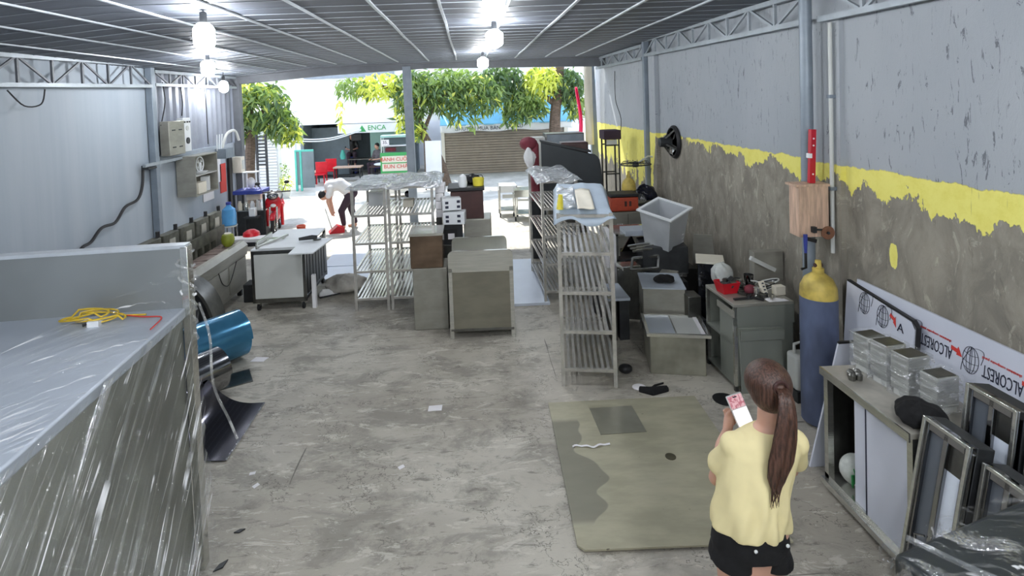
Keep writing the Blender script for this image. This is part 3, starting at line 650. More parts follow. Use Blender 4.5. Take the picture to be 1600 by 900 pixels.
# white boards on the floor
for (x0, x1, y0, y1, lb) in [(-2.62, -1.60, 8.62, 9.28, 'white board on the floor just behind the sack, nearer of two'), (-2.62, -1.62, 9.32, 11.0, 'white board on the floor farther back toward the bending man'), (.36, 1.0, 7.22, 9.25, 'white film-covered board on the floor left of the third rack')]:
    o = MB().box(x0, x1, y0, y1, .0, .035).build('floor_board', 'whiteblue'); tag(o, lb, 'board')
o = remesh('crumpled_sack', blob((0, 0, .12), (.3, .2, .15), 5, .18, flat=True), 'sackcloth', .02, 3); o.location = (-1.92, 8.1, 0); tag(o, 'crumpled grey and white sack on the floor behind the first rack', 'sack')
t = T('white_shoe', 'white and grey shoe lying by the sack behind the first rack', 'shoe', (-2.15, 7.98, 0), 30); MB().loft([[Vector((x, w*cos(a), h*.5+h*.5*sin(a))) for a in [i*pi/5 for i in range(10)]] for x, w, h in ((-.15, .03, .07), (-.1, .05, .11), (0, .05, .10), (.1, .055, .07), (.16, .03, .04))]).build('upper', 'whitecloth', t); MB().box(-.15, .15, -.05, .05, 0, .02).build('sole', 'dark', t)
# ---------------------------------------------------------------- slatted racks
RL = [.16, .53, .91, 1.29, 1.655]
def rack(label, loc, w, d, rz=0, ns=9, top=True):
    t = T('slatted_rack', label, 'rack', loc, rz, 'stainless slatted racks')
    for x in (.018, w-.018):
        for y in (.018, d-.018): MB().box(x-.018, x+.018, y-.018, y+.018, 0, 1.68).build('post', 'rack', t)
    sl = MB().box(-.013, .013, .02, d-.02, -.008, .008).mesh('slat', 'rack', 0)
    for k, z in enumerate(RL):
        s = MB().box(.036, w-.036, .005, .032, z-.015, z+.015).box(.036, w-.036, d-.032, d-.005, z-.015, z+.015).box(.005, .032, .036, d-.036, z-.015, z+.015).box(w-.032, w-.005, .036, d-.036, z-.015, z+.015).build('shelf', 'rack', t)
        for i in range(ns):
            o = bpy.data.objects.new('slat', sl); COL.objects.link(o); o.parent = s; o.location = (.05+(w-.10)*(i+.5)/ns, 0, z+.004)
    return t
rack('leftmost slatted steel rack, beside the white boards on the floor', (-1.63, 7.30, 0), .47, 1.15, 0, 8)
rack('slatted steel rack second from left, partly behind the paper-wrapped steel box', (-1.14, 7.30, 0), .62, 1.15, 0, 10)
rack('slatted rack standing behind the nearest one, its left side facing the aisle', (.93, 7.25, 0), .50, 1.35, 1, 8)
rack('nearest slatted rack, with a pale blue sheet draped over its top', (.80, 5.15, 0), .53, 1.25, -9, 8)
def cover(name, label, x0, x1, y0, y1, z, m, seed, drop=.07, amp=.010, sidesx=(1, 1), rz=0, rise=0):
    ox, oy = x0, y0; x1 -= x0; y1 -= y0; x0 = y0 = 0
    rr = random.Random(seed); a1, a2, a3 = [rr.uniform(0, 6) for _ in range(3)]
    def f(u, v):
        x = x0-.03+(x1-x0+.06)*u; y = y0-.03+(y1-y0+.06)*v
        e = min((u if sidesx[0] else 1), (1-u if sidesx[1] else 1), v, 1-v)
        dz = -drop*max(0, 1-e/.07)**.7*(.7+.3*sin(9*u+7*v+a3)) if e < .07 else 0
        return Vector((x, y, z+.015+rise*v+amp*(sin(11*u+a1)*sin(8*v+a2)+.5*sin(23*u+9*v))+amp*1.2+dz))
    o = MB().grid(f, 26, 26, .003).build(name, m, smooth=180); o.location = (ox, oy, 0); o.rotation_euler = (0, 0, R(rz)); tag(o, label, 'cover'); return o
cover('film_cover', 'crumpled silvery wrap over the top of the leftmost rack', -1.66, -1.14, 7.28, 8.5, 1.675, 'wrap', 1)
cover('film_cover', 'crumpled silvery wrap over the top of the second rack from left', -1.10, -.45, 7.28, 8.5, 1.68, 'wrap', 2, .07, .012)
cover('film_cover', 'silvery wrap hanging over the rack left of the leaning slate panel', .90, 1.46, 7.22, 8.65, 1.675, 'wrap', 3, .07, .014)
cover('sheet_cover', 'pale blue-grey sheet draped over the nearest rack', .80, 1.33, 5.15, 6.35, 1.675, 'bluesheet', 4, .14, .006, rz=-9, rise=.1)
o = MB().grid(lambda u, v: Vector((.2+.16*u, -.03+.75*v, 1.73+.0625*v+.006*sin(6*u+5*v)+.004)), 8, 8, .004).build('yellow_cloth', 'papery', smooth=180, loc=(.80, 5.15, 0), rot=(0, 0, R(-9))); tag(o, 'cream cloth strip over the blue sheet on the nearest rack', 'cloth')
o = MB().grid(lambda u, v: Vector((.01+.18*u, .0+.8*v, 1.738+.066*v+.01*sin(9*u+12*v))), 14, 14, .004).build('clear_wrap', 'wrap', smooth=180, loc=(.80, 5.15, 0), rot=(0, 0, R(-9))); tag(o, 'shiny crumpled wrap on the left of the blue sheet', 'wrap')
o = MB().tube([(0, 0, 0), (.01, 0, .14)], [.035, .02], 8).build('yellow_spray', 'yellow', None, loc=(.84, 5.17, 1.72)); tag(o, 'small yellow bottle on the left front corner of the nearest rack', 'bottle')
# things on the shelves of the first two racks
for (x, y, z, w, d, h, m, lb) in [(-1.5, 7.9, 1.31, .26, .3, .2, 'white', 'white box with dark buttons on the top shelf of the leftmost rack'),
    (-.80, 7.55, .93, .2, .5, .03, 'blue', 'blue folder lying on the shelf of the second rack'), (-.98, 7.7, 1.31, .14, .2, .10, 'papery', 'cream parcel on the second rack'),
    (-.78, 7.8, .555, .2, .3, .14, 'dark', 'dark box on the lower middle shelf of the second rack')]:
    o = MB().box(0, w, 0, d, 0, h).build('shelf_box' if h > .04 else 'folder', m, None, loc=(x, y, z)); tag(o, lb, 'box' if h > .04 else 'folder')
# ---------------------------------------------------------------- steel boxes in the middle
def counter(label, x0, x1, y0, y1, h, hs, rz=0):
    t = T('steel_counter', label, 'counter', (x0, y0, 0), rz); w = x1-x0; d = y1-y0
    pl = [(0, h), (w, h), (w, hs-.06)]+[(w-.06+.06*cos(a), hs-.06+.06*sin(a)) for a in (pi/8, pi/4, 3*pi/8)]+[(w-.06, hs), (.06, hs)]+[(.06-.06*sin(a), hs-.06+.06*cos(a)) for a in (pi/8, pi/4, 3*pi/8)]+[(0, hs-.06)]
    MB().prism(pl, 'y', 0, .025).build('back_plate', 'steel', t)
    MB().box(.0, w, .004, .03, .10, h-.002).build('back_panel', 'steelbody', t, bev=.006)
    MB().box(0, w, 0, d, h-.04, h).build('top', 'steel', t)
    MB().box(.01, .03, .03, d, .12, h-.04).box(w-.03, w-.01, .03, d, .12, h-.04).build('side_panel', 'steelw', t)
    MB().box(.01, w-.01, .0, d, .09, .12).build('bottom_shelf', 'steeld', t)
    for x in (.0, w-.045):
        for y in (0, d-.045): MB().box(x, x+.045, y, y+.045, 0, .84 if h > .8 else h).build('leg', 'steel', t)
    return t
counter('stainless counter seen from behind, nearest in the middle, with rounded back plate', -.31, .45, 6.3, 6.72, .83, 1.04, -1)
counter('stainless counter standing right behind the nearest one, only its back plate showing', -.28, .42, 6.85, 7.3, .84, 1.06)
o = MB().box(-.0, .42, 0, .42, 0, .76).build('paper_wrapped_box', 'dullwrap', None, bev=.008, loc=(-.76, 6.6, 0)); tag(o, 'steel box in dull wrap standing left of the middle counter', 'box')
t = T('steel_bin_box', 'steel box with a painted brown reflection, stacked on the dull wrapped box', 'box', (-.78, 6.6, .762)); MB().box(0, .40, 0, .42, 0, .40).build('body', 'steelbrownrefl', t, bev=.01); MB().box(-.01, .41, -.01, .43, .40, .43).build('lid', 'steel', t)
# stacked goods behind
def scrate(name, label, cat, x0, x1, y0, y1, z0, z1, m, rz=0, bev=.008):
    t = MB().box(-(x1-x0)/2, (x1-x0)/2, 0, y1-y0, 0, z1-z0).build(name, m, None, bev=bev, loc=((x0+x1)/2, y0, z0), rot=(0, 0, R(rz))); return tag(t, label, cat)
scrate('steel_base_cabinet', 'steel cabinet under the stacked cartons behind the middle counters', 'cabinet', -.43, .25, 7.5, 8.15, 0, .80, 'steeld')
scrate('steel_drawer_box', 'shiny steel box on the right of the stacked cabinet', 'box', -.13, .25, 7.55, 8.0, .80, 1.13, 'steelw', -3)
scrate('brown_cabinet', 'dark brown lacquered box on top of the shiny steel box', 'box', -.30, .16, 7.6, 8.1, 1.131, 1.52, 'brown')
scrate('box_cover_plate', 'dark flat plate on the brown lacquered box', 'plate', -.34, .18, 7.58, 8.1, 1.525, 1.57, 'black')
t = T('oven_box', 'small dark oven with a lit window, left below the white cartons', 'oven', (-.42, 7.5, .80)); MB().box(0, .27, 0, .4, 0, .30).build('body', 'dark', t, bev=.01); MB().box(.03, .2, -.01, 0, .05, .22).build('door', 'black', t); MB().box(.07, .16, -.014, -.01, .08, .16).build('window', 'paper', t)
for i in range(4): scrate('white_carton', ['lowest', 'second lowest', 'second highest', 'topmost'][i]+' flat white carton in the stack right of the second rack', 'carton', -.515, -.40+(i % 2)*.02, 7.62, 7.95, 1.16+i*.115, 1.27+i*.115, 'paper')
scrate('carton_stand', 'grey box under the stack of flat white cartons', 'box', -.515, -.435, 7.62, 7.95, 0, 1.155, 'steeld')
for i in range(2):
    t = T('socket_box', 'white box with black cut-outs, '+('lower' if i == 0 else 'upper')+' of two beside the brown cabinet', 'box', (-.41, 7.42, 1.101+i*.19), 8 if i else -6)
    MB().box(0, .30 if i == 0 else .26, 0, .25, 0, .165).build('body', 'white', t, bev=.006)
    for x, z in ((.04, .03), (.04, .09), (.2, .03), (.2, .10)): MB().box(x, x+.045, -.004, .0, z, z+.035).build('cut_out', 'ink', t)
t = T('white_bottle', 'white oval bottle on the dark plate beside the yellow pot', 'bottle', (-.12, 7.65, 1.575)); MB().lathe([(0, 0), (.055, .0), (.065, .06), (.05, .15), (.02, .18), (0, .185)], 14).build('bottle', 'white', t)
t = T('yellow_pot', 'yellow plastic tub on the dark plate over the brown cabinet', 'tub', (.10, 7.75, 1.573)); MB().lathe([(0, 0), (.075, 0), (.085, .11), (.078, .11), (.07, .02), (0, .02)], 18).build('tub', 'yellow', t); MB().tube([(-.07, 0, .11), (-.05, 0, .15), (.05, 0, .15), (.07, 0, .11)], .006, 5).build('handle', 'dark', t)
o = blob((0, 0, .055), (.13, .12, .07), 9, .22).build('black_bag', 'black', None, loc=(-.0, 7.98, 1.575)); tag(o, 'black plastic bag between the white bottle and the yellow tub', 'bag')
# far utility carts on the pavement
def farcart(label, x, y, w, d, h, m):
    t = T('trolley', label, 'trolley', (x, y, 0))
    for a in (0, w):
        for b in (0, d):
            MB().box(a-.015, a+.015, b-.015, b+.015, .1, h).build('post', 'steel', t); MB().cyl((a-.015, b, .05), (a+.015, b, .05), .05, n=12).build('wheel', 'rubber', t)
    MB().box(0, w, 0, d, h-.16, h).build('tray', m, t); MB().box(0, w, 0, d, .14, .16).build('lower_shelf', 'steel', t); MB().box(.06, w, -.01, 0, .45, h-.2).build('panel', 'pale', t)
farcart('white trolley on casters at the shop front, left of two', .66, 12.75, .40, .5, .74, 'white')
farcart('grey steel trolley on casters beside the white one at the shop front', .98, 12.3, .42, .5, .70, 'steel')
# ---------------------------------------------------------------- right side pile
t = T('lidded_steel_box', 'low stainless box with a framed tray lid, on the floor before the tool cabinet', 'box', (1.72, 5.30, 0), -11)
MB().box(.0, .53, .0, .5, 0, .38).build('body', 'steelrust', t, bev=.006)
MB().box(-.03, .58, -.01, .02, .38, .41).box(-.03, .58, .48, .51, .38, .41).box(-.03, .0, .02, .48, .38, .41).box(.55, .58, .02, .48, .38, .41).build('lid_frame', 'steel', t)
MB().box(.0, .26, .02, .48, .375, .39).build('lid_panel', 'steelt', t); MB().box(.27, .50, .02, .48, .375, .395).build('lid_panel', 'pale', t); MB().box(.50, .54, .02, .48, .375, .40).build('side_strip', 'paper', t)
t = T('tall_steel_box', 'steel table box with dull wrap and a dark cap on top, behind the low box', 'box', (1.84, 5.86, 0), -12)
MB().box(0, .44, 0, .5, .32, .66).build('apron', 'dullwrap', t, bev=.006); MB().box(-.01, .45, -.01, .51, .66, .675).build('top', 'steelt', t)
for x in (0, .41):
    for y in (0, .47): MB().box(x, x+.03, y, y+.03, 0, .32).build('leg', 'steel', t)
MB().box(.03, .41, .1, .48, .02, .32).build('dark_inside', 'dark', t)
o = remesh('dark_cloth', blob((0, 0, .04), (.12, .08, .05), 11, .2, flat=True), 'blackcloth', .012, 2); o.location = (2.12, 5.98, .673); tag(o, 'small dark cloth lying on top of the tall steel box', 'cloth')
t = T('steel_side_table', 'low steel side table by the foot of the nearest rack', 'table', (1.50, 6.05, 0))
MB().box(0, .25, 0, .5, .46, .49).build('top', 'steelt', t); MB().box(.0, .03, 0, .5, .49, .52).build('rim', 'steel', t)
MB().box(.03, .10, .02, .4, .0, .46).build('side_panel', 'steeld', t); MB().box(.13, .24, .02, .4, .0, .46).build('side_panel', 'dark', t)
# open shelf unit with junk
t = T('open_junk_shelf', 'open steel frame shelf crammed with scrap, behind the nearest rack', 'shelf', (1.86, 7.0, 0))
for x in (0, .62):
    for y in (0, .5): MB().box(x, x+.03, y, y+.03, 0, .98).build('post', 'steeld', t)
for z in (.30, .62, .95): MB().box(0, .65, 0, .53, z, z+.02).build('shelf_board', 'dark' if z < .9 else 'steel', t)
MB().box(-.1, .0, .0, .5, .3, .96).build('white_side', 'paper', t); MB().box(.12, .5, -.03, .25, .95, 1.02).build('top_box', 'steelt', t)
rr = random.Random(5)
for i in range(9):
    x = rr.uniform(1.90, 2.35); z = .64 if i % 2 else .32; a = rr.uniform(-.5, .5); m = ['steel', 'dark', 'mirror', 'steelw', 'black'][i % 5]
    if i % 3 == 0: q = MB().box(-.04, .04, -.06, .06, 0, .24)
    elif i % 3 == 1: q = MB().prism([(-.12, 0), (.12, 0), (.03, .22)], 'y', -.01, .01)
    else: q = MB().lathe([(.05, 0), (.06, .2), (.055, .2), (.04, .01), (0, .01)], 12)
    o = q.build('scrap_piece', m, None, loc=(x, 7.1+.04*i, z), rot=(0, 0, a)); tag(o, 'scrap metal piece lying in the open steel frame shelf', 'scrap', 'scrap pieces in the open shelf')
for (x, y, z, w, d, h, m, rz, lb) in [(1.92, 6.62, 0, .30, .3, .62, 'steeld', -15, 'tall dark steel box directly behind the wrapped table box'), (2.28, 6.35, 0, .26, .3, .52, 'mirrord', -20, 'glossy black box left of the off-white lidded box'),
    (1.94, 6.60, .625, .24, .2, .05, 'steel', 8, 'shiny flat steel tray on the tall dark steel box'), (2.30, 6.38, .525, .2, .2, .10, 'steelw', -30, 'small steel box tipped on the glossy black box'), (1.66, 6.7, 0, .2, .25, .34, 'black', 12, 'low black crate behind the low steel side table'),
    (1.68, 6.72, .345, .16, .2, .22, 'steelw', -12, 'steel canister box on the low black crate'), (2.52, 5.52, .0, .14, .2, .48, 'dark', -10, 'narrow dark box squeezed behind the tool cabinet corner')]:
    o = MB().box(-w/2, w/2, 0, d, 0, h).build('steel_box', m, None, bev=.006, loc=(x, y, z), rot=(0, 0, R(rz))); tag(o, lb, 'box')
t = T('bent_steel_frame', 'bent shiny steel frame lying over the boxes below the tilted tub', 'frame', (2.05, 6.45, .68), -25, rot=(R(18), R(-10), R(-25)))
MB().bar((-.16, 0, 0), (.16, 0, 0), .025).bar((-.16, 0, 0), (-.16, .26, 0), .025).bar((.16, 0, 0), (.16, .26, 0), .025).bar((-.16, .26, 0), (.16, .26, 0), .025).build('frame', 'steel', t)
# tilted sink tub on a dark box
t = T('dark_base_box', 'dark grey steel box carrying the tilted square tub', 'box', (2.10, 6.66, .55), -8); MB().box(0, .55, 0, .5, 0, .34).build('body', 'dark', t, bev=.01)
MB().box(-.02, .5, -.1, -.04, .0, .03).build('front_lip', 'steel', t)
for i, (x, w, m, lb) in enumerate([(2.42, .12, 'black', 'tall black box under the tilted tub, left'), (2.2, .16, 'steeld', 'dark steel upright box under the tilted tub, beside the black one'), (2.60, .22, 'black', 'black box under the tilted tub, nearest the wall')]):
    scrate('standing_box', lb, 'box', x, x+w, 6.35 if i != 2 else 6.75, 6.62 if i != 2 else 7.1, 0, .56 if i else .54, m)
t = T('square_tub', 'large open steel tub with pale rim, tilted on a dark box', 'tub', (2.42, 6.80, .90), 0, rot=(R(14), R(-3), R(38))); t.rotation_mode = 'ZYX'
s1, s2 = .17, .215
def sq(s, z): return [Vector((x*s, y*s, z)) for x, y in ((-1, -1), (1, -1), (1, 1), (-1, 1))]
MB().loft([sq(s1, 0), sq(s2, .46), sq(s2-.012, .46), sq(s1-.012, .012)], True).build('tub', 'tubsteel', t)
MB().loft([sq(s2-.005, .455), sq(s2+.03, .455), sq(s2+.03, .475), sq(s2-.005, .475)], False, True).build('rim', 'white', t)
for i in range(3): MB().box(-.02, .02, -.26+.0*i, -.255, .1+i*.05, .105+i*.05).build('label_strip', 'paper', t)
t = T('steel_brackets', 'bundle of pale steel channels poking out below the tub', 'channel', (2.06, 6.62, .86), 20)
for i in range(3): MB().box(-.12, .22, -.03+i*.05, -.0+i*.05, i*.02, .02+i*.02).build('channel', 'steel', t)
t = T('lidded_dark_box', 'dark glossy box with an off-white square lid near the right wall', 'box', (2.50, 6.02, 0), -22)
MB().box(.02, .28, .02, .32, .0, .86).build('body', 'darkgloss', t, bev=.006); MB().box(0, .30, 0, .34, .86, .88).build('lid', 'papery', t, bev=.004)
scrate('dark_carton', 'dark box on the floor between the tall steel box and the tool cabinet', 'box', 2.24, 2.44, 5.62, 5.9, 0, .38, 'dark')
scrate('brown_panel_box', 'brown-grey carton on the dark box beside the tool cabinet', 'carton', 2.26, 2.40, 5.66, 5.85, .385, .62, 'steeld')
# grey cabinet with toolbox
t = T('grey_steel_cabinet', 'grey steel cabinet under the orange toolbox beside the right wall', 'cabinet', (2.14, 8.3, 0)); MB().box(0, .50, 0, .5, 0, .98).build('body', 'steelw', t, bev=.01); MB().box(.26, .265, -.004, 0, .05, .95).build('door_gap', 'dark', t)
for i in range(3): MB().box(.09+i*.035, .11+i*.035, -.006, .0, .72, .80).build('vent_slot', 'paper', t)
t = T('orange_toolbox', 'orange-red toolbox with a black lid on the grey steel cabinet', 'toolbox', (2.13, 8.28, .99)); MB().box(0, .44, 0, .32, 0, .22).build('body', 'orange', t, bev=.02); MB().box(-.01, .45, -.01, .33, .22, .27).build('lid', 'black', t, bev=.015)
for x in (.22, .29): MB().box(x, x+.035, -.004, 0, .08, .16).build('mark', 'brown', t)
def gascyl(t, r, h, body, top, valve='cyly'):
    MB().lathe([(r*.7, 0), (r, .03), (r, h-.20)], 28).build('body', body, t)
    MB().lathe([(r, h-.20), (r*.97, h-.12), (r*.75, h-.05), (r*.4, h-.01), (r*.3, h)], 28).build('shoulder', top, t)
    MB().lathe([(r*.32, h-.01), (r*.32, h+.035), (r*.2, h+.04), (r*.16, h+.10), (.0, h+.10)], 14).build('valve', valve, t)
t = T('small_gas_bottle', 'small dark gas bottle with a yellow neck behind the orange toolbox', 'gas bottle', (2.55, 8.72, .99)); gascyl(t, .115, .46, 'darkolive', 'cyly')
t = T('bottle_stand', 'dark shelf holding the small gas bottle and the bags', 'shelf', (2.2, 8.63, 0)); MB().box(0, .95, .2, .6, .95, .985).build('board', 'dark', t)
for x in (.52, .92):
    for y in (.22, .57): MB().box(x-.015, x+.015, y-.015, y+.015, 0, .95).build('leg', 'dark', t)
o = remesh('black_bag', blob((0, 0, .12), (.17, .15, .15), 21, .2, flat=True), 'blackbag', .015, 2); o.location = (2.92, 8.98, .99); tag(o, 'shiny black bag by the wall beside the small gas bottle', 'bag')
o = remesh('clear_bag', blob((0, 0, .07), (.13, .12, .09), 22, .2, flat=True), 'clear', .015, 2); o.location = (2.74, 8.86, .99); tag(o, 'crumpled clear bag left of the shiny black bag', 'bag')
o = MB().prism([(-.16, 0), (.16, 0), (.10, .62), (-.12, .62)], 'y', 0, .03).build('grey_board', 'steelw', None, loc=(3.02, 7.0, .30), rot=(0, 0, -.35)); tag(o, 'grey board leaning on the right wall behind the tilted tub', 'board')
t = T('board_rest', 'dark box by the wall on which the grey board stands', 'box', (2.82, 6.95, 0)); MB().box(0, .36, 0, .35, 0, .3).build('body', 'dark', t)
# pedestal fan lying back + wall exhaust fan
t = T('pedestal_fan', 'fan with tilted round grille and one visible blade beside the ladder', 'fan', (2.80, 9.15, 1.60), 0)
mb = MB(); mx = Matrix.Rotation(R(72), 4, 'X')
for k in range(14): a = 2*pi*k/14; mb.tube([mx @ Vector((0, 0, 0)), mx @ Vector((.2*cos(a), .2*sin(a), .03)), mx @ Vector((.25*cos(a), .25*sin(a), 0))], .003, 4)
mb.tube([mx @ Vector((.25*cos(a), .25*sin(a), 0)) for a in [i*2*pi/24 for i in range(25)]], .01, 6)
mxf = Matrix.Rotation(R(-20), 4, 'X'); mb = MB()
for k in range(16): a = 2*pi*k/16; mb.tube([(0, 0, .02), (.2*cos(a), .15*sin(a), .06), (.26*cos(a), .19*sin(a), 0)], .004, 4)
mb.tube([(.26*cos(a), .19*sin(a), 0) for a in [i*2*pi/24 for i in range(25)]], .012, 6).build('grille', 'dark', t)
MB().lathe([(0, -.05), (.05, -.04), (.05, .04), (0, .06)], 14).build('motor', 'black', t)
for k in range(3):
    a = k*2*pi/3+.3; MB().prism([(.03*cos(a-.5), .03*sin(a-.5)), (.2*cos(a-.3), .15*sin(a-.3)), (.2*cos(a+.35), .15*sin(a+.35)), (.03*cos(a+.5), .03*sin(a+.5))], 'z', .0, .008).build('blade', 'steeld', t)
MB().tube([(0, 0, 0), (.25, .1, .12), (.38, .1, .1)], .015, 6).build('arm', 'pale', t); MB().box(.34, .39, .05, .2, -.32, .16).build('wall_plate', 'dark', t)
t = T('exhaust_fan', 'dark exhaust fan sticking out of the yellow band on the right wall', 'fan', (3.19, 8.38, 2.03))
mx = Matrix.Rotation(R(-90), 4, 'Y')
def xl(prof, n=20, tz=0): return [[mx @ Vector((r*cos(2*pi*j/n), r*sin(2*pi*j/n), z)) for j in range(n)] for r, z in prof]
MB().loft(xl([(.26, 0), (.26, .02), (.23, .05), (.22, .05), (.22, .0)])).build('rim', 'black', t)
MB().loft(xl([(.07, .06), (.08, .12), (.07, .24), (.0, .25)])).build('motor', 'dark', t)
for k in range(4): a = k*pi/2+.5; MB().bar((-.03, .23*cos(a), .23*sin(a)), (-.17, .05*cos(a), .05*sin(a)), .022).build('strut', 'steeld', t)
for k in range(5):
    a = k*2*pi/5; MB().add([(-.05, .05*cos(a), .05*sin(a)), (-.03, .2*cos(a-.3), .2*sin(a-.3)), (-.08, .2*cos(a+.3), .2*sin(a+.3)), (-.054, .05*cos(a), .05*sin(a)), (-.034, .2*cos(a-.3), .2*sin(a-.3)), (-.084, .2*cos(a+.3), .2*sin(a+.3))], [(0, 1, 2), (5, 4, 3), (0, 3, 4, 1), (1, 4, 5, 2), (2, 5, 3, 0)]).build('blade', 'steel', t)
# tall hand truck / ladder with purple top
t = T('tall_stand', 'tall dark tubular stand with a purple head near the far right post', 'stand', (2.60, 10.35, 0))
for x in (0, .26):
    for y in (0, .3): MB().cyl((x, y, 0), (x, y, 1.95), .017, n=8).build('upright', 'dark', t)
for z in (.35, .8, 1.28, 1.83): MB().bar((0, 0, z), (.26, 0, z), .025).build('rung', 'dark', t); MB().bar((0, .3, z), (.26, .3, z), .025).build('rung', 'dark', t)
MB().box(-.04, .30, -.04, .34, 1.94, 2.12).build('head', 'cloth_dark', t, bev=.02); MB().box(.02, .24, .05, .06, 1.84, 1.93).build('sign_plate', 'white', t)
scrate('dark_drum', 'dark low box on the floor at the foot of the tall stand', 'box', 2.50, 2.90, 9.9, 10.3, 0, .78, 'dark')
# big slate panel (tarpaulin covered motor tricycle front) : rounded slate sheet over a frame
t = T('slate_panel', 'big dark slate panel with a rounded corner leaning behind the third rack', 'panel', (1.22, 9.3, .0), -3)
pl = [(0, .95), (1.05, .95), (1.02, 1.55)]+[(.86+.15*cos(a), 1.62+.15*sin(a)*1.2) for a in (0, pi/8, pi/4, 3*pi/8, pi/2)]+[(0, 2.02)]
MB().prism(pl, 'y', 0, .05).build('panel', 'slate', t, bev=.01); MB().prism([(0, 2.02), (.85, 1.82), (.85, 1.86), (0, 2.06)], 'y', -.02, .3).build('top_edge', 'dark', t)
for x in (.04, 1.0): MB().box(x-.02, x+.02, .05, .09, 0, 1.0).build('leg', 'dark', t); 
MB().box(.35, .82, .06, .4, 1.8, 2.0).build('brown_lid', 'brown', t, bev=.02)
t = T('maroon_cover', 'maroon covered back standing at the left edge of the slate panel', 'cover', (1.02, 9.34, 0)); MB().box(.02, .17, 0, .45, 1.0, 2.02).build('back', 'maroon', t, bev=.04); MB().ell((.0, .1, 2.0), (.16, .18, .12), 14, 8).build('headrest', 'maroon', t)
MB().box(.0, .18, 0, .45, 0, 1.0).build('base', 'dark', t)
o = remesh('white_rag', blob((0, 0, 0), (.09, .07, .16), 31, .25), 'whitecloth', .012, 2); o.location = (1.0, 9.2, 1.78); tag(o, 'white rag hanging at the maroon cover', 'rag')
t = T('grey_cabinet', 'pale grey rectangular cabinet seen beyond the slate panel', 'cabinet', (1.55, 11.0, 0)); MB().box(0, .78, 0, .5, 0, 2.05).build('body', 'steeld', t, bev=.01); MB().box(.02, .76, -.01, 0, 1.4, 2.03).build('panel', 'post', t)
MB().box(-.28, -.01, .1, .4, 0, 1.98).build('side_unit', 'pale', t)
t = T('vertical_banner', 'tall cream-white banner hanging at the right side of the shop opening', 'banner', (2.78, 12.95, 1.62)); MB().grid(lambda u, v: Vector((.2*u, .02*sin(6*u+3*v), 2.0*v)), 8, 12, .006).build('cloth', 'papery', t, smooth=180); MB().bar((-.02, 0, 2.0), (.24, 0, 2.0), .03).build('rod', 'dark', t)
o = MB().grid(lambda u, v: Vector((.10*u*(1-.5*v)+.05*sin(4*v), .03*sin(8*u+3*v), 1.4*v)), 8, 14, .006).build('pink_cloth', 'pink', None, smooth=180, loc=(2.66, 13.3, 1.62)); tag(o, 'bright pink cloth hanging behind the cream banner', 'cloth')
o = MB().tube(smooth_pts([(3.16, 11.6, 3.3), (3.13, 11.5, 2.7), (3.15, 11.2, 2.3), (3.15, 11.3, 1.9)]), .008, 5).build('wall_wire', 'black'); tag(o, 'thin black wire hanging on the far end of the right wall', 'wire')
# ---------------------------------------------------------------- steel tool cabinet and what lies on it
t = T('tool_cabinet', 'grey stainless work cabinet covered in tools, beside the round pipe column', 'cabinet', (2.38, 4.90, 0), 2)
Wd, Dp, Hh = .58, .56, .82
MB().box(0, Wd, 0, Dp, Hh-.03, Hh).build('top', 'steelw', t, bev=.004)
MB().box(.0, Wd, .0, .02, .62, Hh-.03).build('apron', 'steelgreen', t); MB().box(.0, Wd, Dp-.02, Dp, .05, Hh-.03).build('back', 'steelgreen', t); MB().box(Wd-.02, Wd, .02, Dp-.02, .05, Hh-.03).build('side', 'steelgreen', t)
MB().box(.02, Wd-.02, .005, .02, .05, .62).build('front', 'steelgreen', t)
for z in (.05, .42): MB().box(.0, Wd-.02, .02, Dp-.02, z, z+.02).build('shelf', 'steelgreen', t)
for y in (0, Dp-.03): MB().box(0, .03, y, y+.03, 0, Hh-.03).build('post', 'steel', t)
MB().box(.0, .015, .03, .27, .06, .72).build('sliding_door', 'steelgreen', t); MB().box(-.012, .0, -.01, .3, .70, .76).build('drawer_front', 'steelw', t)
for x, y in ((.0, 0), (Wd-.03, 0), (0, Dp-.03), (Wd-.03, Dp-.03)): MB().box(x, x+.03, y, y+.03, 0, .05).build('leg', 'dark', t)
t = T('loose_door_panel', 'loose grey-green door panel leaning on the front of the tool cabinet', 'panel', (2.42, 4.86, 0)); MB().box(0, .40, 0, .02, 0, .60).build('panel', 'steelgreen', t, bev=.004, rot=(R(-3), 0, 0)); MB().box(0, .40, -.012, .0, .50, .59).build('upper_strip', 'steelgreen', t)
Z = .822
def put(name, mb, m, loc, lb, cat, rot=None, bev=0, group=None, smooth=35):
    o = mb.build(name, m, None, bev=bev, loc=loc, rot=rot, smooth=smooth); return tag(o, lb, cat, group)
t = T('red_basket', 'red plastic basket full of black parts on the left of the tool cabinet', 'basket', (2.47, 5.22, Z), 10); t.scale = (.8, .8, .9)
MB().loft([[Vector((x*s, y*s*.8, z)) for x, y in ((-1, -1), (1, -1), (1, 1), (-1, 1))] for s, z in ((.09, 0), (.12, .12), (.112, .12), (.085, .01))]).build('basket', 'red', t)
for i in range(7):
    a = i*.9; put('machine_part', MB().cyl((0, 0, 0), (.03, .02, .05), .022, n=9), 'dark' if i % 2 else 'steeld', (2.47+.04*cos(a), 5.22+.035*sin(a), Z+.085+.01*(i % 3)), 'dark machine part heaped in the red basket', 'part', (a, .5, a), group='parts in the red basket')
o = remesh('clear_bag', blob((0, 0, .1), (.10, .10, .12), 41, .25), 'clearbag', .012, 2); o.location = (2.50, 5.37, Z+.02); tag(o, 'crumpled see-through plastic bag behind the red basket', 'bag')
rr = random.Random(12)
